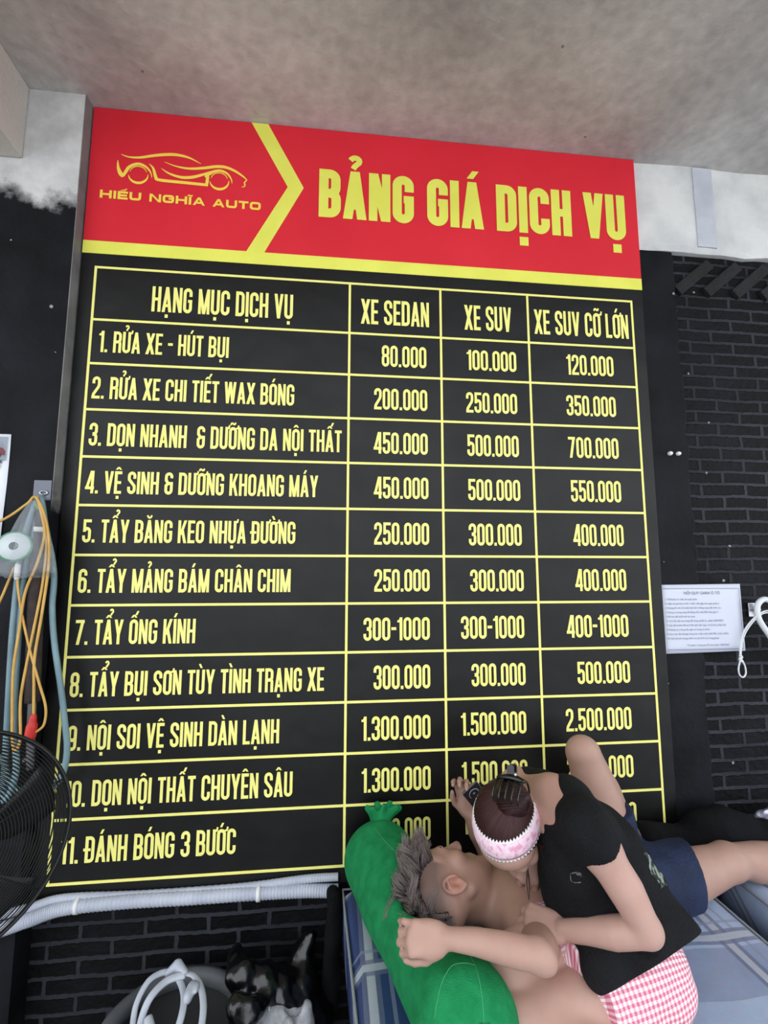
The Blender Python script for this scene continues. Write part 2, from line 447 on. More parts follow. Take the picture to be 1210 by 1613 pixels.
def glyph(ch, W, s):
    """strokes of one condensed capital, cap height 1; returns (quads, width)"""
    p = Pen(); m = s / 2; R = min((W - s) / 2, .2); l, r, b, t = m, W - m, m, 1 - m
    tl = lambda y=t: arc(l + R, y - R, R, R, 180, 90); tr = lambda y=t: arc(r - R, y - R, R, R, 90, 0)
    br = lambda y=b: arc(r - R, y + R, R, R, 0, -90); bl = lambda y=b: arc(l + R, y + R, R, R, -90, -180)
    w = W
    if ch in '0OQ': p.path(tl() + tr() + br() + bl(), s, True)
    elif ch == 'C': p.path([(r, .66)] + tr()[::-1] + tl()[::-1] + bl()[::-1] + br()[::-1] + [(r, .34)], s)
    elif ch == 'G':
        p.path([(r, .66)] + tr()[::-1] + tl()[::-1] + bl()[::-1] + br()[::-1] + [(r, .42)], s); p.rect(W * .52, .42, W, .42 + s * .85)
    elif ch == 'U': p.path([(l, 1)] + bl()[::-1] + br()[::-1] + [(r, 1)], s)
    elif ch in 'DĐ':
        p.rect(0, 0, s, 1); p.path([(s * .8, t)] + tr() + br() + [(s * .8, b)], s)
        if ch == 'Đ': p.rect(-s * .55, .44, s * 1.75, .44 + s * .8)
    elif ch in 'PRB':
        p.rect(0, 0, s, 1); yb = .44 + m
        RR = min(R, (t - yb) / 2)
        def bowl(yt, y0, rr_): return arc(rr_ - RR, yt - RR, RR, RR, 90, 0) + arc(rr_ - RR, y0 + RR, RR, RR, 0, -90)
        if ch == 'B':
            yb = .5; p.path([(s * .8, t)] + bowl(t, yb, r - .01) + [(s * .8, yb)], s)
            RR = min(R, (yb - b) / 2); p.path([(s * .8, yb)] + bowl(yb, b, r) + [(s * .8, b)], s)
        else:
            p.path([(s * .8, t)] + bowl(t, yb, r) + [(s * .8, yb)], s)
            if ch == 'R': p.path([(W * .45, yb)] + arc(r - .1 * W, yb - .1, .1 * W, .1, 90, 0, 5) + [(r, 0)], s)
    elif ch == 'S' : 
        R2 = R; p.path([(r, .68)] + tr()[::-1] + tl()[::-1] + [(l, .72), (l + .02 * W, .64), (W / 2, .5), (r - .02 * W, .36), (r, .28)] + br() + bl() + [(l, .32)], s)
    elif ch == 'E': w = W * .86; p.rect(0, 0, s, 1); p.rect(0, 0, w, s * .95); p.rect(0, 1 - s * .95, w, 1); p.rect(0, .5 - s * .45, w * .92, .5 + s * .45)
    elif ch == 'L': w = W * .84; p.rect(0, 0, s, 1); p.rect(0, 0, w, s * .95)
    elif ch == 'H': p.rect(0, 0, s, 1); p.rect(W - s, 0, W, 1); p.rect(0, .5 - s * .45, W, .5 + s * .45)
    elif ch == 'I': w = s; p.rect(0, 0, s, 1)
    elif ch == 'T': w = W * .9; p.rect(0, 1 - s * .95, w, 1); p.rect(w / 2 - s / 2, 0, w / 2 + s / 2, 1)
    elif ch == 'N': p.rect(0, 0, s * .92, 1); p.rect(W - s * .92, 0, W, 1); p.para(W - s * .5, 0, s * .5, 1, s)
    elif ch == 'M': w = W * 1.28; p.rect(0, 0, s * .92, 1); p.rect(w - s * .92, 0, w, 1); p.para(w / 2, 0, s * .5, 1, s); p.para(w / 2, 0, w - s * .5, 1, s)
    elif ch == 'A': w = W * 1.08; p.para(s / 2, 0, w / 2, 1, s); p.para(w - s / 2, 0, w / 2, 1, s); p.rect(w * .24, .2, w * .76, .2 + s * .85)
    elif ch == 'V': w = W * 1.05; p.para(w / 2, 0, s / 2, 1, s); p.para(w / 2, 0, w - s / 2, 1, s)
    elif ch == 'W': w = W * 1.5; p.para(w * .28, 0, s / 2, 1, s); p.para(w * .28, 0, w / 2, 1, s); p.para(w * .72, 0, w / 2, 1, s); p.para(w * .72, 0, w - s / 2, 1, s)
    elif ch == 'X': w = W * 1.08; p.para(s / 2, 0, w - s / 2, 1, s * 1.1); p.para(w - s / 2, 0, s / 2, 1, s * 1.1)
    elif ch == 'Y': w = W * 1.05; p.rect(w / 2 - s / 2, 0, w / 2 + s / 2, .45); p.para(w / 2, .38, s / 2, 1, s); p.para(w / 2, .38, w - s / 2, 1, s)
    elif ch == 'K': w = W * 1.05; p.rect(0, 0, s, 1); p.para(s, .36, w - s / 2, 1, s); p.para(w - s / 2, 0, s * 1.5, .6, s)
    elif ch == '1': w = W * .62; p.rect(w - s, 0, w, 1); p.quad((0, .78), (w - s * .5, .84), (w - s * .5, 1), (w - s * .8, 1)); p.rect(0, .78, w, .78 + s * .7)
    elif ch == '2': p.path([(l, .68)] + tl() + tr() + [(r, .62), (r - .03, .52), (l + .02, .2), (l, b + .02)], s); p.rect(0, 0, W, s * .95)
    elif ch == '3':
        p.path([(l, .70)] + tl() + tr() + [(r, .62), (r - .04, .54), (W * .42, .51)], s); p.path([(W * .42, .51), (r - .04, .48), (r, .40)] + br() + bl() + [(l, .30)], s)
    elif ch == '4': w = W * 1.05; p.rect(w * .62, 0, w * .62 + s, 1); p.para(s * .55, .22, w * .62 + s * .2, 1, s); p.rect(0, .18, w * 1.0, .18 + s * .95)
    elif ch == '5':
        p.rect(s * .15, .46, s * 1.1, 1); p.rect(s * .15, 1 - s * .95, W, 1)
        RR = min(R, .2); p.path([(s * .7, .5), (W * .4, .6)] + arc(r - R, .6 - R, R, R, 90, 0) + br() + bl() + [(l, .3)], s)
    elif ch == '6': p.path([(r, .72)] + tr()[::-1] + tl()[::-1] + bl()[::-1] + br()[::-1] + arc(r - R, .58 - R, R, R, 0, 90) + [(W * .4, .58), (l, .5)], s)
    elif ch == '9': p.path([(l, .28)] + bl()[::-1] + br()[::-1] + tr()[::-1] + tl()[::-1] + arc(l + R, .42 + R, R, R, 180, 270) + [(W * .6, .42), (r, .5)], s)
    elif ch == '7': p.rect(0, 1 - s * .95, W, 1); p.para(W * .34, 0, W - s * .55, 1, s * 1.05)
    elif ch == '8':
        R2 = min(R, .2); p.path(arc(l + R2, t - R2, R2, R2, 180, 90) + arc(r - R2, t - R2, R2, R2, 90, 0) + arc(r - R2, .52 + R2, R2, R2, 0, -90) + arc(l + R2, .52 + R2, R2, R2, -90, -180), s, True)
        p.path(arc(l + R2, .52 - R2, R2, R2, 180, 90) + arc(r - R2, .52 - R2, R2, R2, 90, 0) + br() + bl(), s, True)
    elif ch == '&':
        p.path([(W, .5), (l + .1, .5)], s); p.path([(r - .02, .74)] + tr()[::-1] + tl()[::-1] + [(l, .64), (l + .1, .5)], s)
        p.path([(l + .1, .5), (l, .4)] + bl()[::-1] + br()[::-1] + [(r, .5)], s)
    elif ch == '.': w = s; p.rect(0, 0, s, s)
    elif ch == '-': w = W * .6; p.rect(0, .45, w, .45 + s * .9)
    elif ch == ' ': w = W * .42
    return p.q, w

def marks(cs, w, base, s):
    p = Pen(); c = w / 2; k = s / .14
    circ = '\u0302' in cs; breve = '\u0306' in cs; y = 1.07
    if circ:
        p.para(c - .10 * k, y, c, y + .12, s * .75); p.para(c + .10 * k, y, c, y + .12, s * .75)
    if breve: p.path(arc(c, y + .14, .1 * k, .11, 180, 360), s * .6)
    dx, dy = (.12 * k, .1) if circ or breve else (0, 0)
    if '\u0301' in cs: p.para(c - .03 * k + dx, y + dy, c + .06 * k + dx, y + .17 + dy, s * .75)
    if '\u0300' in cs: p.para(c + .03 * k + dx, y + dy, c - .06 * k + dx, y + .17 + dy, s * .75)
    if '\u0309' in cs:
        q = y + dy + (.02 if dx else 0); p.path([(c - .07 * k + dx, q + .16)] + arc(c + dx, q + .15, .065 * k, .07, 140, -60, 7) + [(c - .01 * k + dx, q + .03), (c - .03 * k + dx, q - .02)], s * .6)
    if '\u0303' in cs: p.path([(c - .13 * k, y + .02), (c - .09 * k, y + .09), (c - .04 * k, y + .1), (c + .04 * k, y + .05), (c + .09 * k, y + .06), (c + .13 * k, y + .13)], s * .6)
    if '\u0323' in cs: p.rect(c - s * .5, -.09 - s, c + s * .5, -.09)
    if '\u031b' in cs: p.path([(w - s * .4, .93), (w + s * .35, .95), (w + s * .55, 1.08)], s * .6)
    return p.q

def set_text(mb, text, x0, x1, z0, cap, W=.40, s=.135, track=.055, y=0.0, x_at=None):
    """lay the words out on the board between x0 and x1, baseline z0"""
    x = 0; Q = []
    for ch in text:
        d = unicodedata.normalize('NFD', ch) if ch != 'Đ' else ch
        q, w = glyph(d[0], W, s)
        q = q + (marks(d[1:], w, d[0], s) if len(d) > 1 else [])
        Q += [[(a + x, b) for a, b in poly] for poly in q]
        x += w + track
    x -= track; k = (x1 - x0) / x; ply = 0
    for poly in Q:
        ply += 1; yy = y - 6e-6 * (ply % 60)
        P = [(x0 + a * k, yy, z0 + b * cap) for a, b in poly]
        ar = sum(P[i][0] * P[(i + 1) % 4][2] - P[(i + 1) % 4][0] * P[i][2] for i in range(4))
        if ar < 0: P = P[::-1]
        mb.add(P, [(0, 1, 2, 3)])

# ================================================================== PRICE BOARD
M_red = mat('red_vinyl', srgb(222, 38, 54), .5, srgb(214, 33, 48), 3, .08, 300, spec=.35)
M_band = mat('yellow_vinyl', srgb(236, 234, 100), .5, srgb(226, 224, 90), 6, .05, 200, spec=.35)
M_ink = mat('yellow_ink', srgb(246, 240, 140), .5, srgb(240, 233, 128), 9, spec=.3)
M_gold = mat('pale_gold_ink', srgb(250, 214, 84), .5, spec=.3)
def tarp():
    m = mat('black_tarpaulin', srgb(5, 5, 5), .42, srgb(9, 8, 8), 4, spec=.34)
    nt = m.node_tree; b = nt.nodes['Principled BSDF']; L = nt.links
    tc = N(nt, 'ShaderNodeTexCoord')
    n = N(nt, 'ShaderNodeTexNoise'); n.inputs['Scale'].default_value = 2.6; n.inputs['Detail'].default_value = 3; L.new(tc.outputs['Object'], n.inputs[0])
    wv = N(nt, 'ShaderNodeTexWave'); wv.bands_direction = 'Z'; wv.inputs['Scale'].default_value = 150; L.new(tc.outputs['Object'], wv.inputs[0])
    h = mth(nt, 'ADD', n.outputs[0], mth(nt, 'MULTIPLY', wv.outputs['Fac'], .006))
    bp = N(nt, 'ShaderNodeBump'); bp.inputs['Strength'].default_value = .5; bp.inputs['Distance'].default_value = .03
    L.new(h, bp.inputs['Height']); L.new(bp.outputs[0], b.inputs['Normal'])
    n3 = N(nt, 'ShaderNodeTexNoise'); n3.inputs['Scale'].default_value = 6; n3.inputs['Detail'].default_value = 8; L.new(tc.outputs['Object'], n3.inputs[0])
    mr = N(nt, 'ShaderNodeMapRange'); mr.inputs['From Min'].default_value = .3; mr.inputs['From Max'].default_value = .7; mr.inputs['To Min'].default_value = .36; mr.inputs['To Max'].default_value = .5
    L.new(n3.outputs[0], mr.inputs[0]); L.new(mr.outputs[0], b.inputs['Roughness'])
    return m
M_tarp = tarp()
board = thing('price_board', 'tall black and red service price board with yellow lettering, fixed to the back wall', 'sign', (1.05, .01, .545))
BX0, BX1, BZ0, BZ1 = -.052, 2.152, .548, 3.353
MB().box((BX0, 0, BZ0), (BX1, .018, 2.755)).build('black_panel', M_tarp, board, bevel=.002)['label'] = 'black lower panel of the board'
MB().box((BX0, -.0006, 2.80), (BX1, .018, BZ1)).build('header_panel', M_red, board)['label'] = 'red header panel of the board'
MB().box((BX0, -.0014, 2.752), (BX1, .018, 2.802)).build('stripe', M_band, board)['label'] = 'yellow stripe under the red header'
mb = MB(); ch = [(.538, 3.352), (.603, 3.352), (.748, 3.087), (.603, 2.80), (.536, 2.80), (.686, 3.085)]
yb = -.0018
mb.add([(x, yb, z) for x, z in ch] + [(x, 0, z) for x, z in ch], [(0, 5, 2, 1), (5, 4, 3, 2)] + [(i, (i + 1) % 6, 6 + (i + 1) % 6, 6 + i) for i in range(6)])
mb.build('chevron', M_band, board)['label'] = 'yellow chevron dividing the red header'
mb = MB(); set_text(mb, 'BẢNG GIÁ DỊCH VỤ', .808, 2.096, 2.969, .208, W=.43, s=.185, track=.045, y=-.002)
mb.build('title_lettering', M_band, board)['label'] = 'large yellow title lettering'
for wd, a, b in (('HIẾU', -.006, .142), ('NGHĨA', .172, .376), ('AUTO', .404, .585)):
    mb = MB(); set_text(mb, wd, a, b, 2.976, .033, W=1.2, s=.27, track=.16, y=-.002)
    mb.build('logo_lettering', M_gold, board)
# car emblem
mb = MB()
def swoosh(pts, wmax, w0=.1, w1=.1, closed=False, sub=6, pk=.5):
    P = [(a, b) for a, b in spline([(x, z) for x, z in pts], sub, closed)]
    n = len(P); W = [wmax * (w0 + (1 - w0) * math.sin(math.pi * min(1, i / (n - 1) / (2 * pk)) / 1) if i / (n - 1) < pk else wmax * (w1 + (1 - w1) * math.sin(math.pi * (.5 + .5 * (i / (n - 1) - pk) / (1 - pk))))) for i in range(n)]
    W = [wmax * ((w0 + (1 - w0) * math.sin(math.pi / 2 * min(1, (i / (n - 1)) / pk))) if i / (n - 1) <= pk else (w1 + (1 - w1) * math.cos(math.pi / 2 * (i / (n - 1) - pk) / (1 - pk)))) for i in range(n)]
    p = Pen(); p.path(P, W)
    for i, q in enumerate(p.q): mb.add([(float(a), -.002 - 5e-6 * (len(mb.f) % 90), float(b)) for a, b in q], [(0, 1, 2, 3)])
swoosh([(.059, 3.163), (.087, 3.154), (.129, 3.156), (.183, 3.17), (.238, 3.180), (.28, 3.179), (.316, 3.170), (.354, 3.151)], .0125, .15, .1, pk=.55)
swoosh([(.218, 3.146), (.262, 3.132), (.311, 3.127), (.367, 3.135), (.409, 3.145), (.445, 3.146), (.481, 3.134), (.514, 3.113), (.529, 3.099)], .0125, .1, .25, pk=.5)
swoosh([(.529, 3.101), (.526, 3.096), (.520, 3.088), (.522, 3.078), (.519, 3.070), (.509, 3.068)], .005, .8, .4)
swoosh([(.163, 3.133), (.178, 3.116), (.187, 3.088), (.192, 3.073)], .012, .1, .9, pk=.8)
swoosh([(.188, 3.074), (.21, 3.068), (.30, 3.066), (.384, 3.064)], .0125, .9, .9)
swoosh([(.378, 3.061), (.380, 3.080), (.381, 3.105)], .012, .9, .9)
swoosh([(.208, 3.118), (.236, 3.1), (.278, 3.088), (.32, 3.091), (.361, 3.106), (.396, 3.124)], .0125, .1, .4, pk=.6)
swoosh([(.049, 3.137), (.052, 3.107), (.062, 3.082), (.074, 3.073)], .017, .1, .9, pk=.9)
swoosh([(.071, 3.072), (.080, 3.090), (.093, 3.113), (.122, 3.128), (.151, 3.119), (.17, 3.097), (.176, 3.074)], .0125, .9, .1, pk=.3)
swoosh([(.370, 3.098), (.387, 3.111), (.405, 3.124), (.431, 3.129), (.455, 3.118), (.470, 3.096), (.473, 3.079)], .0115, .7, .1, pk=.3)
for cx, cz in ((.126, 3.085), (.425, 3.087)):
    a = [(cx + .036 * math.cos(math.radians(t)), cz + .036 * math.sin(math.radians(t))) for t in np.linspace(190, 370 - 5, 9)]
    swoosh(a, .0105, .2, .15)
    a = [(cx + .032 * math.cos(math.radians(t)), cz + .033 * math.sin(math.radians(t))) for t in np.linspace(165, 20, 9)]
    swoosh(a, .004, .6, .6)
mb.build('car_emblem', M_gold, board)['label'] = 'gold line drawing of a sports car'
# ruled grid
GX = [0, .934, 1.292, 1.6505, 2.10]; ZT = 2.698
GZ = [ZT - 2.1 * v for v in (0, .0968, .1762, .2577, .3392, .4211, .5032, .5841, .6653, .7462, .8276, .9078, .9985)]
g = .0043; mb = MB()
for z in GZ: mb.box((GX[0] - g, -.0012, z - g), (GX[-1] + g, 0, z + g))
for x in GX: mb.box((x - g, -.0013, GZ[-1] - g), (x + g, 0, GZ[0] + g))
mb.build('ruled_grid', M_ink, board)['label'] = 'yellow ruled lines of the price table'
ROWS = [
 [('HẠNG MỤC DỊCH VỤ', .204, .718, 2.537, .099), ('XE SEDAN', .978, 1.245, 2.535, .102), ('XE SUV', 1.388, 1.580, 2.534, .104), ('XE SUV CỠ LỚN', 1.676, 2.079, 2.533, .104)],
 [('1. RỬA XE - HÚT BỤI', .030, .487, 2.371, .081), ('80.000', 1.059, 1.233, 2.366, .086), ('100.000', 1.394, 1.595, 2.368, .083), ('120.000', 1.804, 2.004, 2.368, .085)],
 [('2. RỬA XE CHI TIẾT WAX BÓNG', .019, .731, 2.197, .082), ('200.000', 1.030, 1.235, 2.195, .084), ('250.000', 1.388, 1.593, 2.196, .082), ('350.000', 1.796, 2.004, 2.199, .084)],
 [('3. DỌN NHANH  & DƯỠNG DA NỘI THẤT', .021, .909, 2.025, .083), ('450.000', 1.029, 1.235, 2.024, .083), ('500.000', 1.389, 1.594, 2.024, .085), ('700.000', 1.796, 2.005, 2.028, .084)],
 [('4. VỆ SINH & DƯỠNG KHOANG MÁY', .021, .825, 1.855, .080), ('450.000', 1.030, 1.236, 1.854, .082), ('500.000', 1.389, 1.594, 1.853, .082), ('550.000', 1.798, 2.005, 1.854, .085)],
 [('5. TẨY BĂNG KEO NHỰA ĐƯỜNG', .024, .747, 1.684, .080), ('250.000', 1.032, 1.237, 1.683, .082), ('300.000', 1.388, 1.594, 1.682, .083), ('400.000', 1.799, 2.005, 1.683, .084)],
 [('6. TẨY MẢNG BÁM CHÂN CHIM', .022, .734, 1.513, .081), ('250.000', 1.033, 1.237, 1.513, .081), ('300.000', 1.390, 1.596, 1.512, .081), ('400.000', 1.799, 2.005, 1.512, .083)],
 [('7. TẨY ỐNG KÍNH', .025, .415, 1.341, .082), ('300-1000', .995, 1.236, 1.340, .081), ('300-1000', 1.352, 1.592, 1.341, .082), ('400-1000', 1.757, 2.003, 1.340, .083)],
 [('8. TẨY BỤI SƠN TÙY TÌNH TRẠNG XE', .022, .858, 1.172, .080), ('300.000', 1.032, 1.236, 1.171, .083), ('300.000', 1.388, 1.591, 1.173, .080), ('500.000', 1.791, 1.999, 1.172, .080)],
 [('9. NỘI SOI VỆ SINH DÀN LẠNH', .027, .708, 1.003, .079), ('1.300.000', .990, 1.235, 1.000, .081), ('1.500.000', 1.346, 1.588, 1.005, .078), ('2.500.000', 1.739, 1.994, 1.006, .080)],
 [('10. DỌN NỘI THẤT CHUYÊN SÂU', .032, .757, .830, .080), ('1.300.000', .992, 1.234, .830, .079), ('1.500.000', 1.346, 1.587, .837, .079), ('2.500.000', 1.736, 1.991, .839, .078)],
 [('11. ĐÁNH BÓNG 3 BƯỚC', .032, .576, .660, .079), ('800.000', 1.034, 1.232, .667, .076), ('1.000.000', 1.348, 1.583, .677, .076), ('1.200.000', 1.735, 1.993, .676, .078)]]
for i, row in enumerate(ROWS):
    for j, t in enumerate(row):
        mb = MB(); set_text(mb, *t, y=-.0015)
        mb.build('column_heading' if i == 0 else ('service_name' if j == 0 else 'price_figure'), M_ink, board)

# ================================================================== BEDS
def sheet_mat():
    m = bpy.data.materials.new('plaid_vinyl_sheet'); m.use_nodes = True; nt = m.node_tree; b = nt.nodes['Principled BSDF']; L = nt.links
    tc = N(nt, 'ShaderNodeTexCoord'); sp = N(nt, 'ShaderNodeSeparateXYZ'); L.new(tc.outputs['Object'], sp.inputs[0])
    x, y, z = sp.outputs
    y = mth(nt, 'SUBTRACT', y, z)          # the pattern runs on down the sides
    def band(c, at, per, w):               # 1 within w of at (mod per)
        f = mth(nt, 'ABSOLUTE', mth(nt, 'SUBTRACT', mth(nt, 'FRACT', mth(nt, 'ADD', mth(nt, 'DIVIDE', mth(nt, 'SUBTRACT', c, at), per), .5)), .5))
        return mth(nt, 'LESS_THAN', f, w / per)
    nz = N(nt, 'ShaderNodeTexNoise'); nz.inputs['Scale'].default_value = 60; L.new(tc.outputs['Object'], nz.inputs[0])
    big = N(nt, 'ShaderNodeTexNoise'); big.inputs['Scale'].default_value = 5; L.new(tc.outputs['Object'], big.inputs[0])
    light = mixc(nt, big.outputs[0], srgb(156, 172, 202), srgb(176, 190, 214))
    navy = mixc(nt, big.outputs[0], srgb(42, 58, 104), srgb(56, 74, 122))
    plum = srgb(112, 118, 152)
    # large blocks: navy towards the pillow end, pale towards the foot end, dusky squares between
    blk = mth(nt, 'LESS_THAN', x, 1.26)
    c = mixc(nt, blk, light, navy)
    dus = mth(nt, 'MULTIPLY', band(y, -1.03, .62, .075), mth(nt, 'GREATER_THAN', x, 1.26))
    c = mixc(nt, mth(nt, 'MULTIPLY', dus, .45), c, plum)
    # pale double stripes
    for coord, at, per in ((x, 2.0, .335), (y, -.92, .31)):
        c = mixc(nt, mth(nt, 'MULTIPLY', band(coord, at, per, .024), .75), c, srgb(104, 112, 140))
        c = mixc(nt, mth(nt, 'MULTIPLY', band(coord, at, per, .011), .85), c, srgb(184, 190, 202))
        c = mixc(nt, mth(nt, 'MULTIPLY', band(coord, at + .05, per, .005), .6), c, srgb(136, 146, 170))
    c = mixc(nt, .12, c, nz.outputs['Color'], 'OVERLAY')
    L.new(c, b.inputs['Base Color']); b.inputs['Roughness'].default_value = .38; b.inputs['Specular IOR Level'].default_value = .55
    bp = N(nt, 'ShaderNodeBump'); bp.inputs['Strength'].default_value = .35; bp.inputs['Distance'].default_value = .012
    n2 = N(nt, 'ShaderNodeTexNoise'); n2.inputs['Scale'].default_value = 9; n2.inputs['Detail'].default_value = 4; L.new(tc.outputs['Object'], n2.inputs[0])
    L.new(n2.outputs[0], bp.inputs['Height']); L.new(bp.outputs[0], b.inputs['Normal'])
    return m
M_sheet = sheet_mat()
M_navy = mat('navy_bed_skirt', srgb(30, 36, 56), .7, srgb(40, 46, 68), 8, .3, 60)
M_wood = mat('dark_wood', srgb(52, 38, 30), .5, srgb(70, 52, 40), 5)
M_piping = mat('grey_piping', srgb(150, 152, 158), .6)
ZB = .56
def bed(x0, x1, label, xl=None):
    b = thing('massage_bed', label, 'bed', ((x0 + x1) / 2, -.63, 0), 'plaid covered beds along the wall')
    y0, y1 = -1.28, -.03
    xl = x0 if xl is None else xl              # left edge is a little out of square
    nx, ny = 40, 40; V = []; F = []
    for i in range(nx + 1):
        for j in range(ny + 1):
            v = j / ny; y = y0 + (y1 - y0) * v; a = x0 * (1 - v) + xl * v; u = i / nx
            x = a + (x1 - a) * u
            e = min(u * (x1 - a), (1 - u) * (x1 - a), (1 - v) * (y1 - y0), v * (y1 - y0))
            V.append((x, y, ZB - .02 * max(0, 1 - e / .03) ** 2 + .0015 * math.sin(x * 31 + y * 17)))
    for i in range(nx):
        for j in range(ny): F.append((i * (ny + 1) + j, (i + 1) * (ny + 1) + j, (i + 1) * (ny + 1) + j + 1, i * (ny + 1) + j + 1))
    ring = [i * (ny + 1) for i in range(nx + 1)] + [nx * (ny + 1) + j for j in range(1, ny + 1)] + [i * (ny + 1) + ny for i in range(nx - 1, -1, -1)] + [j for j in range(ny - 1, 0, -1)]
    n0 = len(V)
    for q in ring: V.append((V[q][0], V[q][1], .40))
    for k in range(len(ring)): F.append((ring[k], n0 + k, n0 + (k + 1) % len(ring), ring[(k + 1) % len(ring)]))
    F.append(tuple(n0 + k for k in range(len(ring)))[::-1])
    link('mattress', pydata('mattress', V, F), M_sheet, b, True)
    MB().tube([(V[q][0], V[q][1], .545) for q in ring[::4]], .004, 6, 1, True).build('piping', M_piping, b, True)
    MB().box((x0 + .03, y0 + .02, .10), (x1 - .015, y1 - .01, .399)).build('base', M_navy, b, bevel=.01)
    for sx in (x0 + .08, x1 - .08):
        for sy in (y0 + .08, y1 - .08): MB().box((sx - .03, sy - .03, 0), (sx + .03, sy + .03, .10)).build('leg', M_wood, b, bevel=.004)
    return b
bed(.995, 2.12, 'blue plaid vinyl covered bed on which the two people are', .93)
bed(2.262, 3.40, 'second plaid bed at the right, under the bare lower legs of the lying person')

# ================================================================== PEOPLE
def skin_mat(name, base, dark):
    m = bpy.data.materials.new(name); m.use_nodes = True; nt = m.node_tree; b = nt.nodes['Principled BSDF']; L = nt.links
    tc = N(nt, 'ShaderNodeTexCoord'); n = N(nt, 'ShaderNodeTexNoise'); n.inputs['Scale'].default_value = 22; n.inputs['Detail'].default_value = 5; L.new(tc.outputs['Object'], n.inputs[0])
    c = mixc(nt, n.outputs[0], dark, base)
    a = N(nt, 'ShaderNodeAttribute', attribute_name='tint')
    c = mixc(nt, 1.0, c, a.outputs['Color'], 'MULTIPLY')
    L.new(c, b.inputs['Base Color']); b.inputs['Roughness'].default_value = .5; b.inputs['Specular IOR Level'].default_value = .35
    b.inputs['Subsurface Weight'].default_value = .08; b.inputs['Subsurface Radius'].default_value = (.012, .005, .003)
    n2 = N(nt, 'ShaderNodeTexNoise'); n2.inputs['Scale'].default_value = 260; L.new(tc.outputs['Object'], n2.inputs[0])
    bp = N(nt, 'ShaderNodeBump'); bp.inputs['Strength'].default_value = .12; bp.inputs['Distance'].default_value = .002
    L.new(n2.outputs[0], bp.inputs['Height']); L.new(bp.outputs[0], b.inputs['Normal'])
    return m
M_skin_m = skin_mat('tan_skin', srgb(182, 146, 132), srgb(166, 130, 115))
M_skin_w = skin_mat('fair_skin', srgb(190, 153, 140), srgb(176, 139, 126))

def head(S, c, u, f, sc=1.0, ears=(1, 1)):
    """cranium, face and ears; u towards the crown, f the way the face looks. Returns a local -> world function"""
    u = nrm(u); f = np.array(f, float); f = nrm(f - u * (f @ u)); l = np.cross(u, f); c = np.array(c, float)
    P = lambda x, y, z: c + sc * (x * l + y * u + z * f)
    ax = (l, u, f); k = .02 * sc
    E = lambda p, r, k=k, op='u': S.ell(P(*p), [q * sc for q in r], k, ax, op)
    E((0, .028, -.014), (.074, .086, .094)); E((0, .040, .038), (.062, .058, .045), .03)
    E((0, -.045, .032), (.055, .072, .060), .03)
    for s in (-1, 1):
        S.rc(P(s * .052, -.052, .0), P(s * .012, -.100, .070), .020 * sc, .015 * sc, .02)
        E((s * .043, -.022, .062), (.024, .022, .022), .02)
    E((0, -.098, .076), (.022, .017, .017), .018)
    S.rc(P(-.036, .022, .078), P(.036, .022, .078), .013 * sc, None, .015)
    for s in (-1, 1):
        E((s * .031, -.001, .099), (.019, .012, .014), .012, 'cut'); E((s * .031, -.002, .075), (.0155, .0135, .0150), .006)
    S.rc(P(0, .014, .090), P(0, -.028, .112), .0075 * sc, .0115 * sc, .012)
    for s in (-1, 1): E((s * .012, -.032, .101), (.009, .009, .011), .007)
    S.rc(P(-.018, -.060, .084), P(.018, -.060, .084), .0085 * sc, None, .006)
    S.rc(P(-.015, -.071, .083), P(.015, -.071, .083), .0090 * sc, None, .006)
    for s, on in zip((-1, 1), ears):
        if not on: continue
        ea = (nrm(l * s + f * -.35), nrm(u * .95 - f * .25), nrm(f + u * .25 + l * s * .3))
        S.ell(P(s * .078, -.012, -.010), np.array((.0065, .030, .018)) * sc, .006, ea)
        eo = P(s * .083, -.010, -.010); EP = lambda a, ru, rf, o=0: eo + sc * (ru * math.sin(a) * ea[1] + rf * math.cos(a) * ea[2] + o * ea[0])
        S.chain([EP(math.radians(q), .029, .0175, .003) for q in range(-15, 256, 27)], [.0050 * sc] * 11, .003)
        S.ell(P(s * .088, -.016, -.006), np.array((.009, .013, .008)) * sc, .003, ea, 'cut')
        S.chain([EP(math.radians(q), .016, .009, .003) for q in (60, 110, 160, 210)], [.0036 * sc] * 4, .003)
        S.ell(P(s * .081, -.014, .006), np.array((.005, .007, .004)) * sc, .003, ea)
        S.ell(P(s * .081, -.040, -.004), np.array((.0055, .009, .008)) * sc, .004)
    return P

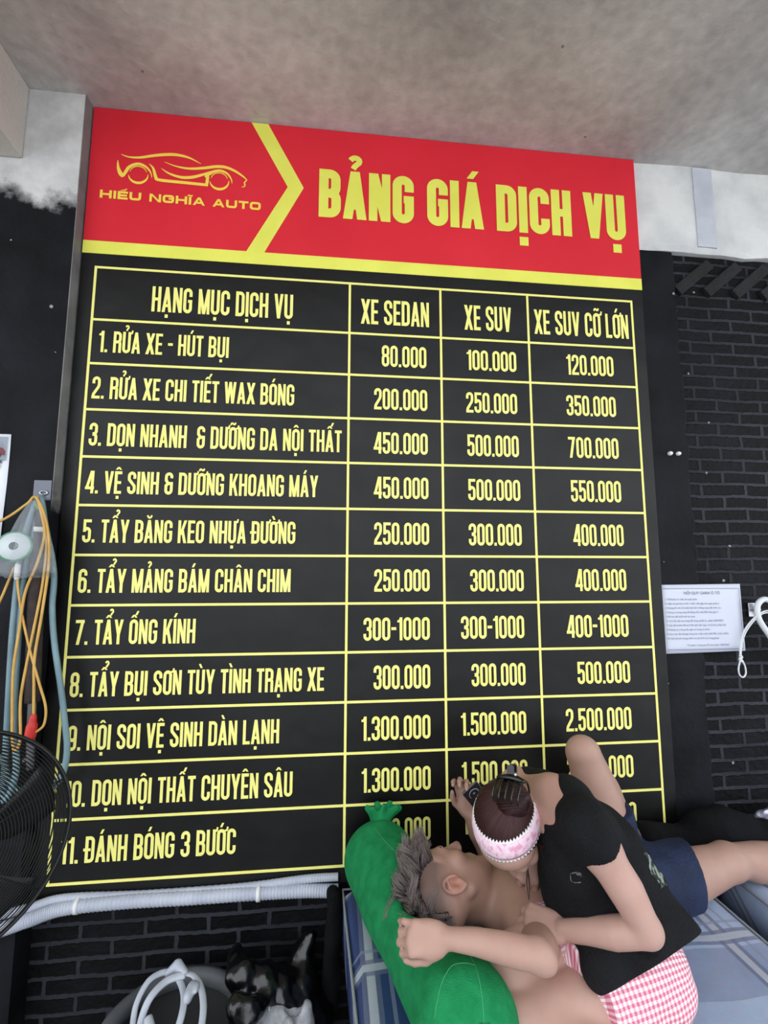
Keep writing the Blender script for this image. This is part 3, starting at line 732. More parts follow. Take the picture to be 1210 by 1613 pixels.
def hand(S, w, d, n, side, curls, thumb, sz=1.0, splay=(.10, .02, -.05, -.13), k=.004):
    """palm with four separate fingers and a thumb. d to the fingers, n out of the back of the hand"""
    d = nrm(d); n = np.array(n, float); n = nrm(n - d * (n @ d)); t = np.cross(n, d) if side == 'R' else np.cross(d, n); w = np.array(w, float)
    P = lambda a, b, c: w + sz * (a * d + b * t + c * n)
    ax = (d, t, n); tips = []
    S.ell(P(.050, .002, -.002), np.array((.050, .038, .0145)) * sz, .014, ax)
    S.ell(P(.030, .018, -.008), np.array((.032, .020, .015)) * sz, .012, ax); S.ell(P(.032, -.020, -.007), np.array((.034, .016, .014)) * sz, .012, ax)
    base = ((.090, .029), (.094, .009), (.089, -.011), (.079, -.029)); ln = ((.041, .025, .020), (.045, .029, .021), (.041, .027, .020), (.032, .020, .018))
    for i in range(4):
        p = P(base[i][0], base[i][1], .001); S.rc(P(.030, base[i][1] * .75, .001), p, .0095 * sz, .0102 * sz, .010)
        a = 0; r = (.0098, .0090, .0080, .0068) if i < 3 else (.0086, .0078, .0070, .0060)
        for j in range(3):
            a += math.radians(curls[i][j]); q = p + sz * ln[i][j] * nrm(d * math.cos(a) - n * math.sin(a) + t * splay[i] * max(0, math.cos(a)))
            S.rc(p, q, r[j] * sz, r[j + 1] * sz, k); p = q
        tips.append(p)
    p = P(.020, .022, -.006); r = (.0145, .0112, .0098, .0078)
    for j, (L_, dv) in enumerate(zip((.040, .030, .025), thumb)):
        q = p + sz * L_ * nrm(dv[0] * d + dv[1] * t + dv[2] * n); S.rc(p, q, r[j] * sz, r[j + 1] * sz, .012 if j == 0 else k); p = q
    tips.append(p); return tips

def foot(S, ankle, toe_dir, up, sz=1.0):
    d = nrm(toe_dir); n = np.array(up, float); n = nrm(n - d * (n @ d)); s = np.cross(n, d); a = np.array(ankle, float)
    P = lambda x, y, z: a + sz * (x * d + y * s + z * n)
    S.rc(P(-.035, 0, -.045), P(.05, 0, -.035), .032 * sz, .034 * sz, .03); S.rc(P(0, 0, 0), P(.07, 0, -.03), .036 * sz, .028 * sz, .03)
    S.rc(P(.05, .008, -.04), P(.135, .012, -.054), .032 * sz, .020 * sz, .02); S.rc(P(.05, -.016, -.045), P(.12, -.022, -.056), .026 * sz, .017 * sz, .02)
    for i, (y, L_) in enumerate(((.026, .172), (.010, .166), (-.004, .158), (-.018, .148), (-.030, .136))):
        S.rc(P(.125, y, -.058), P(L_, y * 1.1, -.062), (.0115 if i == 0 else .0085) * sz, (.0105 if i == 0 else .0075) * sz, .004)

# ---------------- the lying young man
man = thing('person', 'shirtless person in navy shorts lying on the bed with head on green bolster', 'person', (1.50, -.32, ZB))
S = SDF((.90, -.84, .50), (2.70, .02, 1.10), .0038)
MH_c, MH_u, MH_f = (1.200, -.372, .737), (-.975, .17, .10), (.20, .74, .64)
# torso
S.chain([(1.40, -.36, .675), (1.50, -.34, .67), (1.62, -.30, .655), (1.74, -.245, .655), (1.82, -.215, .655)], [.105, .118, .112, .108, .108], .05, flat=((0, .15, 1), 1.28))
S.ell((1.45, -.35, .675), (.115, .170, .100), .04); S.ell((1.56, -.33, .665), (.13, .150, .095), .04)
S.ell((1.47, -.435, .735), (.075, .072, .032), .03); S.ell((1.47, -.275, .735), (.075, .072, .032), .03)
S.ell((1.80, -.215, .655), (.115, .150, .088), .04)
S.rc((1.365, -.50, .700), (1.365, -.345, .730), .030, .024, .035); S.rc((1.385, -.20, .715), (1.365, -.345, .730), .030, .024, .035)   # collar bones
S.chain([(1.41, -.355, .69), (1.32, -.345, .690), (1.245, -.352, .700)], [.072, .050, .052], .025)
MP = head(S, MH_c, MH_u, MH_f, 1.0)
# near (right) arm: elbow lifted towards the camera, forearm back to the bolster
sh, el, wr = (1.405, -.495, .69), (1.312, -.700, .815), (1.128, -.662, .834)
S.rc(sh, sh, .062, None, .05); S.chain([sh, np.array(sh) * .45 + np.array(el) * .55, el], [.050, .040, .028], .03)
S.rc((1.318, -.700, .812), (1.327, -.706, .806), .022, .020, .02)
S.chain([el, (1.27, -.694, .822), (1.19, -.674, .831), wr], [.0275, .0295, .0240, .0190], .012, flat=((.1, -.7, .7), 1.12))
M_tips = hand(S, wr, (-1, .02, .06), (-.02, -.82, .56), 'R', [(62, 74, 40), (60, 72, 40), (54, 62, 38), (30, 40, 20)], [(.75, .55, -.4), (.9, .1, -.4), (.95, -.1, -.3)], .80, splay=(.06, .0, -.06, -.14))
# far (left) arm bent up, holding the phone near the wall
sh2, el2, wr2 = (1.425, -.205, .70), (1.425, -.075, .645), (1.352, -.088, .785)
S.rc(sh2, sh2, .056, None, .05); S.chain([sh2, el2], [.052, .040], .03); S.chain([el2, (1.378, -.085, .73), wr2], [.038, .036, .025], .02)
hand(S, wr2, (-.20, .06, .98), (.30, .90, -.05), 'L', [(30, 42, 25), (34, 46, 30), (38, 50, 30), (40, 52, 30)], [(.75, .6, -.25), (.9, .1, -.45), (.9, -.2, -.4)], .92)
# legs
S.chain([(1.80, -.285, .655), (1.98, -.245, .648), (2.165, -.195, .648)], [.088, .073, .054], .04)
S.ell((2.175, -.192, .652), (.055, .050, .050), .02)
S.chain([(2.18, -.190, .648), (2.32, -.155, .628), (2.52, -.10, .605)], [.050, .051, .034], .02); S.ell((2.33, -.165, .612), (.09, .052, .046), .03)
foot(S, (2.54, -.095, .605), (.45, .05, .9), (-.9, 0, .45))
S.chain([(1.80, -.150, .665), (1.765, -.155, .84), (1.715, -.160, .985)], [.088, .072, .052], .04)
S.ell((1.712, -.160, 1.000), (.047, .046, .046), .02)
S.chain([(1.725, -.150, .985), (1.80, -.125, .86), (1.925, -.095, .645)], [.046, .050, .034], .02); S.ell((1.80, -.118, .84), (.05, .046, .07), .02)
foot(S, (1.945, -.092, .635), (1, 0, -.05), (0, 0, 1))
mc, mu, mf = np.array(MH_c), nrm(MH_u), nrm(np.array(MH_f) - nrm(MH_u) * (np.array(MH_f) @ nrm(MH_u))); ml = np.cross(mu, mf)
def loc(V, c, l, u, f): q = V - c; return q @ l, q @ u, q @ f
def blob(t, V, c, r, col, pw=1.0):
    w = np.clip(1.3 - np.linalg.norm(V - np.array(c), axis=1) / r, 0, 1)[:, None] ** pw; return t * (1 - w) + t * np.array(col) * w
def man_tint(V):
    t = np.ones((len(V), 3)); x, y, z = loc(V, mc, ml, mu, mf)
    # clipped dark hair at the sides and back of the head, fading to skin
    inside = (np.abs(x) < .10) & (y > -.075) & (y < .14) & (np.abs(z) < .13)
    line = y + .35 * np.clip(-z, 0, .1) - np.where(z > .035, 6 * (z - .035), 0)
    m = np.clip((line - .002) / .035, 0, 1) * inside; m = m[:, None] * .80
    t = t * (1 - m) + t * np.array((.22, .22, .24)) * m
    for s in (-1, 1): t = blob(t, V, MP(s * .084, -.012, -.008), .030, (1.05, .80, .78))
    for s in (-.012, 0, .012): t = blob(t, V, MP(s, -.065, .090), .011, (.95, .66, .66))
    t = blob(t, V, MP(0, -.035, .115), .02, (1.0, .88, .86)); t = blob(t, V, MP(-.045, -.02, .075), .03, (1.0, .88, .85))
    for s in (-1, 1): t = blob(t, V, MP(s * .031, -.008, .089), .008, (.6, .55, .55))
    t = blob(t, V, (1.48, -.44, .765), .016, (.62, .45, .42)); t = blob(t, V, (1.48, -.27, .765), .016, (.62, .45, .42))
    for p in M_tips[:4]: t = blob(t, V, p, .008, (1.08, .95, .95))
    return t
S.build('body', M_skin_m, man, 2, man_tint)

# hair
def hair_mat(name, root, tip, rough=.45):
    m = bpy.data.materials.new(name); m.use_nodes = True; nt = m.node_tree; b = nt.nodes['Principled BSDF']; L = nt.links
    a = N(nt, 'ShaderNodeAttribute', attribute_name='tip'); s = N(nt, 'ShaderNodeAttribute', attribute_name='shade')
    c = mixc(nt, mth(nt, 'POWER', a.outputs['Fac'], 1.2), root, tip)
    c = mixc(nt, mth(nt, 'MULTIPLY', s.outputs['Fac'], .5), c, root)
    L.new(c, b.inputs['Base Color']); b.inputs['Roughness'].default_value = rough; b.inputs['Specular IOR Level'].default_value = .35
    return m
M_hair_m = hair_mat('ash_hair', srgb(30, 25, 25), srgb(166, 150, 146))
def scalp(th, ph):
    a = math.radians(-122 + 196 * ph); lat = th * .98
    dv = np.array((math.sin(lat), math.cos(lat) * math.cos(a), math.cos(lat) * math.sin(a)))
    return dv, np.array((.073, .085, .093)) * dv + np.array((0, .028, -.014))
lines = []; tufts = []
for i in range(150):
    dv, p = scalp(random.uniform(-1, 1), random.uniform(0, 1)); nl = dv / np.array((.073, .085, .093)); nl /= np.linalg.norm(nl)
    top = p[1] > .045
    g = nl * .70 + RNG.normal(size=3) * .42 + np.array((0, .1, .42 if top else -.15)); g /= np.linalg.norm(g)
    tufts.append((p, p + g * (random.uniform(.040, .072) if top else random.uniform(.022, .036)), nl))
TP = np.array([q[0] for q in tufts])
for i in range(6000):
    dv, p = scalp(random.uniform(-1, 1), random.uniform(0, 1))
    if p[1] < (.040 if p[2] > -.01 else -.045): continue
    if p[2] > .068 and p[1] < .075: continue
    if abs(p[0]) > .066 and p[1] < .030 and p[2] > -.03: continue
    k = int(np.argmin(((TP - p) ** 2).sum(1))); _, tip_, nl = tufts[k]
    end = tip_ + (p - TP[k]) * .38 + RNG.normal(size=3) * .0035; n0 = dv / np.array((.073, .085, .093)); n0 /= np.linalg.norm(n0)
    L_ = np.linalg.norm(end - p); c1 = p + n0 * L_ * .45; bend = RNG.normal(size=3) * .003; P = []
    for q in range(6):
        s = q / 5; P.append(MP(*((1 - s) ** 2 * p + 2 * s * (1 - s) * c1 + s * s * end + bend * s)))
    lines.append(P)
h = strands('hair', lines, .0012, M_hair_m, man); h['label'] = 'tousled ash grey hair'
M_brow = hair_mat('brow_hair', srgb(40, 30, 26), srgb(60, 46, 40))
for s in (-1, 1):
    lines = []
    for i in range(70):
        t = random.random(); p = MP(s * (.014 + .034 * t), .020 + .006 * math.sin(t * 3) + random.uniform(-.003, .003), .0905 - .012 * t * t + .002)
        lines.append([p, p + .5 * np.array(ml * s * .010 + mu * .003 + mf * .001), p + ml * s * .010 + mu * .002 - mf * .001])
    strands('eyebrow', lines, .0006, M_brow, man)
# shorts
M_navyshort = mat('navy_shorts_cloth', srgb(24, 34, 60), .75, srgb(32, 44, 74), 14, .5, 120, spec=.3)
S = SDF((1.62, -.45, .54), (2.12, .0, .95), .0042)
S.ell((1.80, -.210, .660), (.125, .165, .102), .04)
S.chain([(1.82, -.285, .658), (1.97, -.250, .655), (2.09, -.222, .653)], [.098, .094, .090], .02)
S.chain([(1.80, -.150, .68), (1.78, -.153, .80)], [.098, .090], .02)
S.noise(.0022, 55, 3); S.half((2.005, -.23, .65), (.96, -.22, .02)); S.half((1.77, -.15, .81), (-.2, 0, 1)); S.half((1.67, 0, 0), (-1, 0, 0))
S.build('shorts', M_navyshort, man, 1)['label'] = 'navy blue shorts'

# ---------------- the seated woman leaning over him
woman = thing('person', 'person in black sleeveless shirt and pink gingham shorts leaning forward with tweezers', 'person', (1.66, -.52, ZB))
S = SDF((1.05, -.98, .51), (1.98, -.22, 1.22), .0036)
WH_c, WH_u, WH_f = (1.345, -.468, .945), (-.60, -.77, .20), (-.06, -.15, -.99)
neck = np.array((1.452, -.490, 1.010)); nsh = np.array((1.478, -.655, .985)); fsh = np.array((1.425, -.335, .965))
# trunk (mostly under the shirt)
S.chain([(1.63, -.50, .665), (1.61, -.50, .76), (1.56, -.505, .87), (1.47, -.50, .965)], [.110, .090, .090, .075], .05, flat=((-.6, 0, -.5), 1.25))
S.chain([nsh, neck, fsh], [.040, .055, .048], .03); S.ell((1.63, -.50, .655), (.10, .155, .09), .04)
S.chain([neck, neck * .45 + np.array((1.395, -.455, .985)) * .55, (1.385, -.462, .965)], [.054, .046, .048], .03)
WP = head(S, WH_c, WH_u, WH_f, .97)
# near (left) arm
el, wr = np.array((1.556, -.692, .838)), np.array((1.420, -.590, .778))
S.rc(nsh, nsh, .040, None, .02); S.chain([nsh, nsh * .5 + el * .5 + (.004, -.004, 0), el], [.040, .0385, .030], .02)
S.chain([el, el * .6 + wr * .4 + (.0, -.004, -.002), wr], [.031, .0315, .0205], .01)
W_tipsL = hand(S, wr, (-.72, .68, -.10), (-.05, -.50, .86), 'L', [(42, 38, 20), (48, 45, 25), (55, 55, 30), (60, 60, 35)], [(.72, .30, -.55), (.90, -.02, -.40), (.97, -.15, -.1)], .90, splay=(.05, .02, -.02, -.06))
# far (right) arm, forearm coming down to the tweezers
el_f, wr_f = np.array((1.520, -.355, .830)), np.array((1.402, -.430, .872))
S.rc(fsh, fsh, .050, None, .04); S.chain([fsh, el_f], [.048, .036], .03); S.chain([el_f, wr_f], [.035, .023], .02)
W_tipsR = hand(S, wr_f, (-.10, -.12, -.95), (-.25, -.95, .10), 'R', [(32, 48, 18), (38, 55, 30), (50, 60, 35), (58, 62, 38)], [(.70, .45, -.55), (.92, .0, -.35), (.98, -.12, .0)], .86, splay=(.04, .0, -.03, -.06))
# legs: both thighs towards the bolster, shins folded back
S.chain([(1.62, -.580, .655), (1.48, -.612, .638), (1.30, -.622, .622)], [.094, .082, .060], .03); S.ell((1.29, -.622, .620), (.054, .050, .052), .02)
S.chain([(1.29, -.62, .618), (1.42, -.70, .615), (1.60, -.775, .602)], [.055, .056, .036], .02); foot(S, (1.615, -.785, .605), (1, -.15, -.05), (0, -.75, .65), .92)
S.chain([(1.62, -.445, .69), (1.48, -.500, .700), (1.305, -.548, .680)], [.090, .078, .058], .012); S.ell((1.292, -.552, .677), (.058, .052, .056), .02)
S.chain([(1.30, -.560, .66), (1.42, -.63, .625), (1.56, -.70, .604)], [.052, .050, .034], .012)
wc, wu = np.array(WH_c), nrm(WH_u); wf = np.array(WH_f); wf = nrm(wf - wu * (wf @ wu)); wl = np.cross(wu, wf)
def woman_tint(V):
    t = np.ones((len(V), 3)); x, y, z = loc(V, wc, wl, wu, wf)
    for s in (-1, 1): t = blob(t, V, WP(s * .084, -.012, -.008), .030, (1.02, .80, .76))
    for s in (-.012, 0, .012): t = blob(t, V, WP(s, -.065, .090), .011, (.95, .58, .6))
    for s in (-1, 1): t = blob(t, V, WP(s * .031, -.008, .089), .008, (.6, .55, .55))
    tan = np.clip(1 - np.linalg.norm((V - neck) / np.array((.16, .16, .16)), axis=1), 0, .45)[:, None]; t = t * (1 - tan) + t * np.array((.72, .62, .54)) * tan
    for p in W_tipsL + W_tipsR: t = blob(t, V, p, .008, (1.08, .95, .95))
    return t
S.build('body', M_skin_w, woman, 2, woman_tint)

# shirt
M_shirt = mat('black_jersey', srgb(15, 15, 17), .85, srgb(24, 24, 27), 10, .5, 160, spec=.2)
S = SDF((1.30, -.86, .58), (1.98, -.22, 1.10), .004)
arm = nrm(el - nsh)
S.chain([nsh - arm * .05, nsh + arm * .12], [.053, .060], .01); S.half(nsh + arm * .004, arm + np.array((.15, 0, 0)))
S.chain([(1.655, -.50, .70), (1.615, -.505, .80), (1.555, -.505, .89), (1.485, -.495, .970)], [.130, .124, .124, .096], .06, flat=((-.6, 0, -.5), 1.15))
S.chain([nsh * .65 + neck * .35, neck + (.03, 0, -.01), fsh + (.015, -.02, .008)], [.054, .060, .060], .03)
S.ell((1.495, -.575, .985), (.070, .075, .050), .03); S.ell((1.50, -.52, .87), (.095, .100, .110), .05); S.ell((1.49, -.53, .785), (.075, .075, .085), .05)
S.chain([(1.53, -.56, .78), (1.475, -.645, .738)], [.075, .042], .04)
S.chain([(1.67, -.52, .70), (1.74, -.50, .672)], [.105, .072], .04, flat=((.2, 0, 1), 1.2))
S.chain([(1.56, -.61, .765), (1.68, -.585, .715)], [.075, .080], .05)
S.noise(.0032, 34, 5, 9, (1.2, 1.2, .4)); S.noise(.0013, 80, 9, 7)
off = nrm(np.cross(arm, np.cross((.30, -.85, .45), arm)))
S.rc(nsh + arm * .085 + off * .028, el + off * .028, .074, .080, .006, op='cut')
S.half((1.392, -.49, 1.0), (-.92, .08, .36)); S.half((1.46, -.665, .700), (.276, -.6, -.7))
shirt = S.build('shirt', M_shirt, woman, 1); shirt['label'] = 'loose black sleeveless shirt'

# gingham shorts
def gingham():
    m = bpy.data.materials.new('pink_gingham'); m.use_nodes = True; nt = m.node_tree; b = nt.nodes['Principled BSDF']; L = nt.links
    a = N(nt, 'ShaderNodeAttribute', attribute_name='cloth'); sp = N(nt, 'ShaderNodeSeparateXYZ'); L.new(a.outputs['Vector'], sp.inputs[0])
    st = [mth(nt, 'GREATER_THAN', mth(nt, 'FRACT', mth(nt, 'MULTIPLY', sp.outputs[i], 1 / .0112)), .5) for i in (0, 1)]
    f = mth(nt, 'MULTIPLY', mth(nt, 'ADD', st[0], st[1]), .5)
    r = N(nt, 'ShaderNodeValToRGB'); e = r.color_ramp.elements; e[0].position = 0; e[0].color = srgb(246, 236, 238); e[1].position = 1; e[1].color = srgb(200, 108, 130)
    q = e.new(.5); q.color = srgb(226, 170, 184)
    L.new(f, r.inputs[0]); L.new(r.outputs[0], b.inputs['Base Color']); b.inputs['Roughness'].default_value = .85; b.inputs['Specular IOR Level'].default_value = .2
    tc = N(nt, 'ShaderNodeTexCoord'); n = N(nt, 'ShaderNodeTexNoise'); n.inputs['Scale'].default_value = 60; n.inputs['Detail'].default_value = 4; L.new(tc.outputs['Object'], n.inputs[0])
    bp = N(nt, 'ShaderNodeBump'); bp.inputs['Strength'].default_value = .4; bp.inputs['Distance'].default_value = .006; L.new(n.outputs[0], bp.inputs['Height']); L.new(bp.outputs[0], b.inputs['Normal'])
    return m
def leg_uv(V):
    out = np.zeros((len(V), 3)); best = np.full(len(V), 1e9)
    for a, b in (((1.70, -.57, .665), (1.42, -.61, .645)), ((1.70, -.44, .69), (1.40, -.53, .668))):
        a = np.array(a); b = np.array(b); d = nrm(b - a); u = nrm(np.cross(d, (0, 0, 1))); w = np.cross(u, d)
        q = V - a; s = q @ d; x = q @ u; z = q @ w; dist = np.hypot(x, z); m = dist < best; best[m] = dist[m]
        out[m, 0] = (np.arctan2(x, z) * .105)[m]; out[m, 1] = s[m]
    return out
S = SDF((1.33, -.80, .54), (1.95, -.26, .84), .0038)
S.ell((1.620, -.51, .662), (.112, .165, .104), .03)
S.chain([(1.61, -.570, .664), (1.56, -.592, .658), (1.44, -.612, .650)], [.108, .108, .108], .03)
S.chain([(1.61, -.450, .695), (1.54, -.490, .700), (1.40, -.540, .694)], [.104, .094, .084], .015)
S.noise(.0028, 38, 11, 8); S.noise(.0012, 110, 12, 6)
S.half((1.440, -.63, .65), (-.90, -.42, .02))
S.build('shorts', gingham(), woman, 1, attr=leg_uv)['label'] = 'pink and white gingham shorts'

# hair: cap, bun, combed strands
M_hair_w = hair_mat('dark_auburn_hair', srgb(36, 16, 17), srgb(76, 34, 34), .42)
bun_c = np.array((0.034, .088, -.082))
S = SDF(wc - .20, wc + .20, .004)
S.ell(WP(0, .030, -.016), np.array((.080, .093, .100)) * .97, .02, (wl, wu, wf)); S.ell(WP(*bun_c), np.array((.046, .034, .036)), .012, (wl, wu, wf))
S.half(WP(0, -.036, -.02), nrm(-wu * 1.0 + wf * .40))
cap = S.build('hair', M_hair_w, woman, 2); cap['label'] = 'dark auburn hair pinned up in a bun'
lines = []
bd = bun_c - np.array((0, .030, -.016)); bd = bd / np.array((.080, .093, .100)); bd /= np.linalg.norm(bd)
for i in range(1900):
    t = random.uniform(-1, 1); lat = t * 1.75
    # start along the hairline: over the forehead, above the ears, round to the nape
    st = np.array((math.sin(lat), math.cos(lat) * .62 + .02, math.cos(lat) * .95 - .10)); st += RNG.normal(size=3) * .05; st /= np.linalg.norm(st)
    om = math.acos(max(-1, min(1, st @ bd))); P = []; off = random.uniform(1.0, 1.022); n = 12
    for k in range(n):
        s = k / (n - 1) * random.uniform(.985, 1); v = (math.sin((1 - s) * om) * st + math.sin(s * om) * bd) / math.sin(om)
        v = v / np.linalg.norm(v); q = np.array((.080, .093, .100)) * v * .97 * (off + .012 * math.sin(3.1 * s)) + np.array((0, .030, -.016)) * .97
        P.append(wc + q[0] * wl + q[1] * wu + q[2] * wf)
    lines.append(P)
for i in range(420):                                      # twisted coil of the bun
    ang = random.uniform(0, 6.28); el_ = random.uniform(-.9, 1.2); P = []
    for k in range(9):
        a = ang + .22 * k; rr = .042 * math.cos(el_ * .9); v = np.array((rr * math.cos(a), rr * math.sin(a) * .92, -.038 * math.sin(el_) - .006 * math.sin(a * 2)))
        q = bun_c + v * random.uniform(.98, 1.04); P.append(WP(*(q)))
    lines.append(P)
for i in range(12):                                       # loose wisps
    st = WP(random.uniform(.05, .075), random.uniform(-.03, .02), random.uniform(-.06, .03)); dd = wl * random.uniform(.2, .8) + RNG.normal(size=3) * .3 + np.array((.1, -.2, -.5)); P = [st]
    for k in range(8): dd = dd + RNG.normal(size=3) * .16; P.append(P[-1] + nrm(dd) * random.uniform(.008, .016))
    lines.append(P)
strands('hair_strand_layer', lines, .0011, M_hair_w, woman)
# headband, with a scalloped lace edge
def band_mat():
    m = mat('pink_floral_cotton', srgb(236, 206, 220), .8, srgb(222, 160, 184), 80, .2, 150, lo=.5, hi=.62, spec=.2); return m
M_lace = mat('white_lace', srgb(246, 244, 244), .8, bump=.4, bscale=400)
hb = MB(); lace = MB(); V = []; F = []; n = 72
def ring_pt(a, off, lift):
    # circle over the top of the forehead, behind the ears and under the nape
    up = nrm(np.array((0, .80, .60))); fw2 = nrm(np.array((0, -.60, .80)))
    cdir = np.array((math.sin(a), 0, 0)) + math.cos(a) * up
    q = np.array((.0835, .098, .1035)) * lift; base = np.array((0, .030, -.016)) + fw2 * off
    v = cdir + fw2 * off / .1 * 1.0
    v = v / np.linalg.norm(v)
    p = np.array((0, .030, -.016)) + q * v
    return WP(*p)
for i in range(n + 1):
    a = math.radians(-112 + 224 * i / n)
    wd = .022 * min(1, .35 + 1.4 * math.cos(a * .55))
    for j, (o_, lf) in enumerate(((-wd, 1.0), (-wd * .5, 1.018), (0, 1.024), (wd * .5, 1.018), (wd, 1.0))): V.append(ring_pt(a, o_ - .016, lf))
for i in range(n):
    for j in range(4): F.append((i * 5 + j, i * 5 + j + 1, i * 5 + 6 + j, i * 5 + 5 + j))
me = pydata('headband', V, F); hbo = link('headband', me, band_mat(), woman, True); hbo['label'] = 'pink floral headband with white lace edges'
so = hbo.modifiers.new('thickness', 'SOLIDIFY'); so.thickness = .003; so.offset = 0
for sgn, e in ((-1, 0), (1, 4)):
    lm = MB()
    for i in range(0, n, 2):
        p = np.array(V[i * 5 + e]); p2 = np.array(V[(i + 2) * 5 + e]); inn = np.array(V[i * 5 + 2]); mid = (p + p2) / 2; out = nrm(mid - inn)
        nn = nrm(np.cross(p2 - p, out)); c = [p, mid + out * .0055 - nn * 0, p2]
        b0 = len(lm.v); th = nn * .0012
        poly = [p - out * .004, p + out * .001, mid + out * .0078, p2 + out * .001, p2 - out * .004]
        lm.add([q + th for q in poly] + [q - th for q in poly], [(0, 1, 2, 3, 4), (9, 8, 7, 6, 5)] + [(k, 5 + k, 5 + (k + 1) % 5, (k + 1) % 5) for k in range(5)])
    lm.build('lace_trim', M_lace, hbo)
# claw clip in the bun
M_claw = mat('black_plastic', srgb(12, 12, 13), .25, spec=.6)
claw = thing('hair_claw', 'black plastic hair claw clipped into the auburn bun', 'hair clip', tuple(WP(*bun_c)))
for s in (-1, 1):
    mb = MB(); top = bun_c + np.array((0, .010, -.044))
    mb.tube([WP(*(top + np.array((-.034, s * .004, 0)))), WP(*(top + np.array((0, s * .010, -.006)))), WP(*(top + np.array((.034, s * .004, 0))))], [.004, .006, .004], 8, 5)
    for k in range(5):
        x = -.030 + .015 * k
        mb.tube([WP(*(top + np.array((x, s * .008, 0)))), WP(*(top + np.array((x * 1.05, s * .034, .008)))), WP(*(top + np.array((x * 1.05, s * .050, .030)))), WP(*(top + np.array((x, s * .046, .046))))], [.0035, .003, .0026, .0015], 6, 4)
    mb.build('jaw', M_claw, claw, True)
MB().tube([WP(*(bun_c + np.array((-.012, 0, -.054)))), WP(*(bun_c + np.array((.012, 0, -.054))))], .006, 10, 1).build('hinge', mat('steel_spring', srgb(180, 180, 184), .3, metal=1), claw, True)
for s in (-1, 1):
    MB().box((-.009, -.002, -.012), (.009, .002, .012), Matrix.Translation(WP(*(bun_c + np.array((0, s * .012, -.064))))) @ Matrix((Vector(wl), Vector(wu), Vector(wf))).transposed().to_4x4()).build('thumb_tab', M_claw, claw, bevel=.001)

# ================================================================== BOLSTER
M_green = mat('green_jersey', srgb(22, 128, 74), .9, srgb(34, 146, 88), 30, .6, 420, spec=.2)
M_seam = mat('pale_green_thread', srgb(64, 158, 104), .9)
bol = thing('bolster', 'long green bolster pillow lying across the head end of the bed', 'pillow', (1.10, -.38, ZB))
S = SDF((.80, -.84, .50), (1.45, .02, .95), .004)
S.chain([(1.045, -.12, .676), (1.085, -.27, .668), (1.120, -.42, .662), (1.155, -.56, .664), (1.170, -.625, .664)], [.113, .114, .104, .106, .102], .03)
S.ell((1.172, -.66, .664), (.092, .065, .094), .05)
# dent under the head and neck
S.ell((1.200, -.385, .755), (.125, .120, .105), .05, op='cut')
# gathered ends
S.ell((1.185, -.738, .685), (.016, .030, .016), .03, op='cut')
for k in range(9):
    a = k * 6.283 / 9 + .3; S.chain([(1.185 + .012 * math.cos(a), -.722, .688 + .012 * math.sin(a)), (1.183 + .055 * math.cos(a), -.690, .688 + .055 * math.sin(a))], [.004, .002], .012, op='cut')
S.noise(.0018, 24, 21, 7)
S.half((0, 0, ZB + .0005), (0, 0, -1))
cover = S.build('cover', M_green, bol, 2)
bvh = BVHTree.FromPolygons([tuple(v.co) for v in cover.data.vertices], [tuple(p.vertices) for p in cover.data.polygons])
def on_surface(pts, off, tree):
    out = []
    for p in pts:
        q, nn, _, _ = tree.find_nearest(Vector(p))
        out.append(tuple(q + nn * off) if nn is not None else tuple(p))
    return out
for pts in ([(1.190, -.47, .80), (1.200, -.56, .80), (1.195, -.64, .78), (1.188, -.72, .72)], [(1.09, -.70, .72), (1.12, -.66, .79), (1.15, -.645, .80), (1.198, -.65, .79)], [(1.02, -.14, .82), (1.04, -.20, .83), (1.07, -.26, .83)]):
    MB().tube(on_surface(spline(pts, 8), .0005, bvh), .0009, 5, 1).build('seam', M_seam, bol, True)
S = SDF((.90, -.20, .66), (1.20, .01, .92), .0035)       # gathered cloth at the wall end
for k in range(7):
    a = -1.1 + 2.2 * k / 6; S.chain([(1.050, -.055, .765), (1.062 + .058 * math.sin(a), -.060 + .012 * math.cos(3 * k), .790 + .024 * math.cos(a))], [.020, .012], .006, flat=((.7 * math.cos(k), 1, .1), 1.7))
S.chain([(1.048, -.07, .72), (1.050, -.06, .765)], [.055, .028], .02)
S.build('gathered_end', M_green, bol, 1)

# ================================================================== THINGS ON THE PEOPLE
# phone in the raised hand
M_phone = mat('black_phone_glass', srgb(22, 28, 38), .12, spec=.7)
M_frame = mat('steel_rim', srgb(178, 180, 186), .25, metal=1)
ph = thing('mobile_phone', 'dark mobile phone held up in a hand against the price board', 'phone', (1.352, -.085, .862))
X = Matrix.Translation((1.362, -.128, .856)) @ Matrix.Rotation(math.radians(-38), 4, 'Y') @ Matrix.Rotation(math.radians(20), 4, 'X')
MB().box((-.031, -.0035, -.055), (.031, .0035, .055), X).build('frame', M_frame, ph, bevel=.0025)['label'] = 'steel edged body'
MB().box((-.029, -.0044, -.053), (.029, -.0036, .053), X).build('glass_back', M_phone, ph)
MB().box((-.029, .0036, -.053), (.029, .0044, .053), X).build('screen', M_phone, ph)
ring = [X @ Vector((.017 * math.cos(t), -.0047, .026 + .017 * math.sin(t))) for t in np.linspace(math.radians(200), math.radians(-20), 17)]
MB().tube(ring, .0012, 5, 1).build('ring_mark', mat('pale_ring', srgb(150, 166, 184), .4), ph, True)['label'] = 'pale ring on the back'
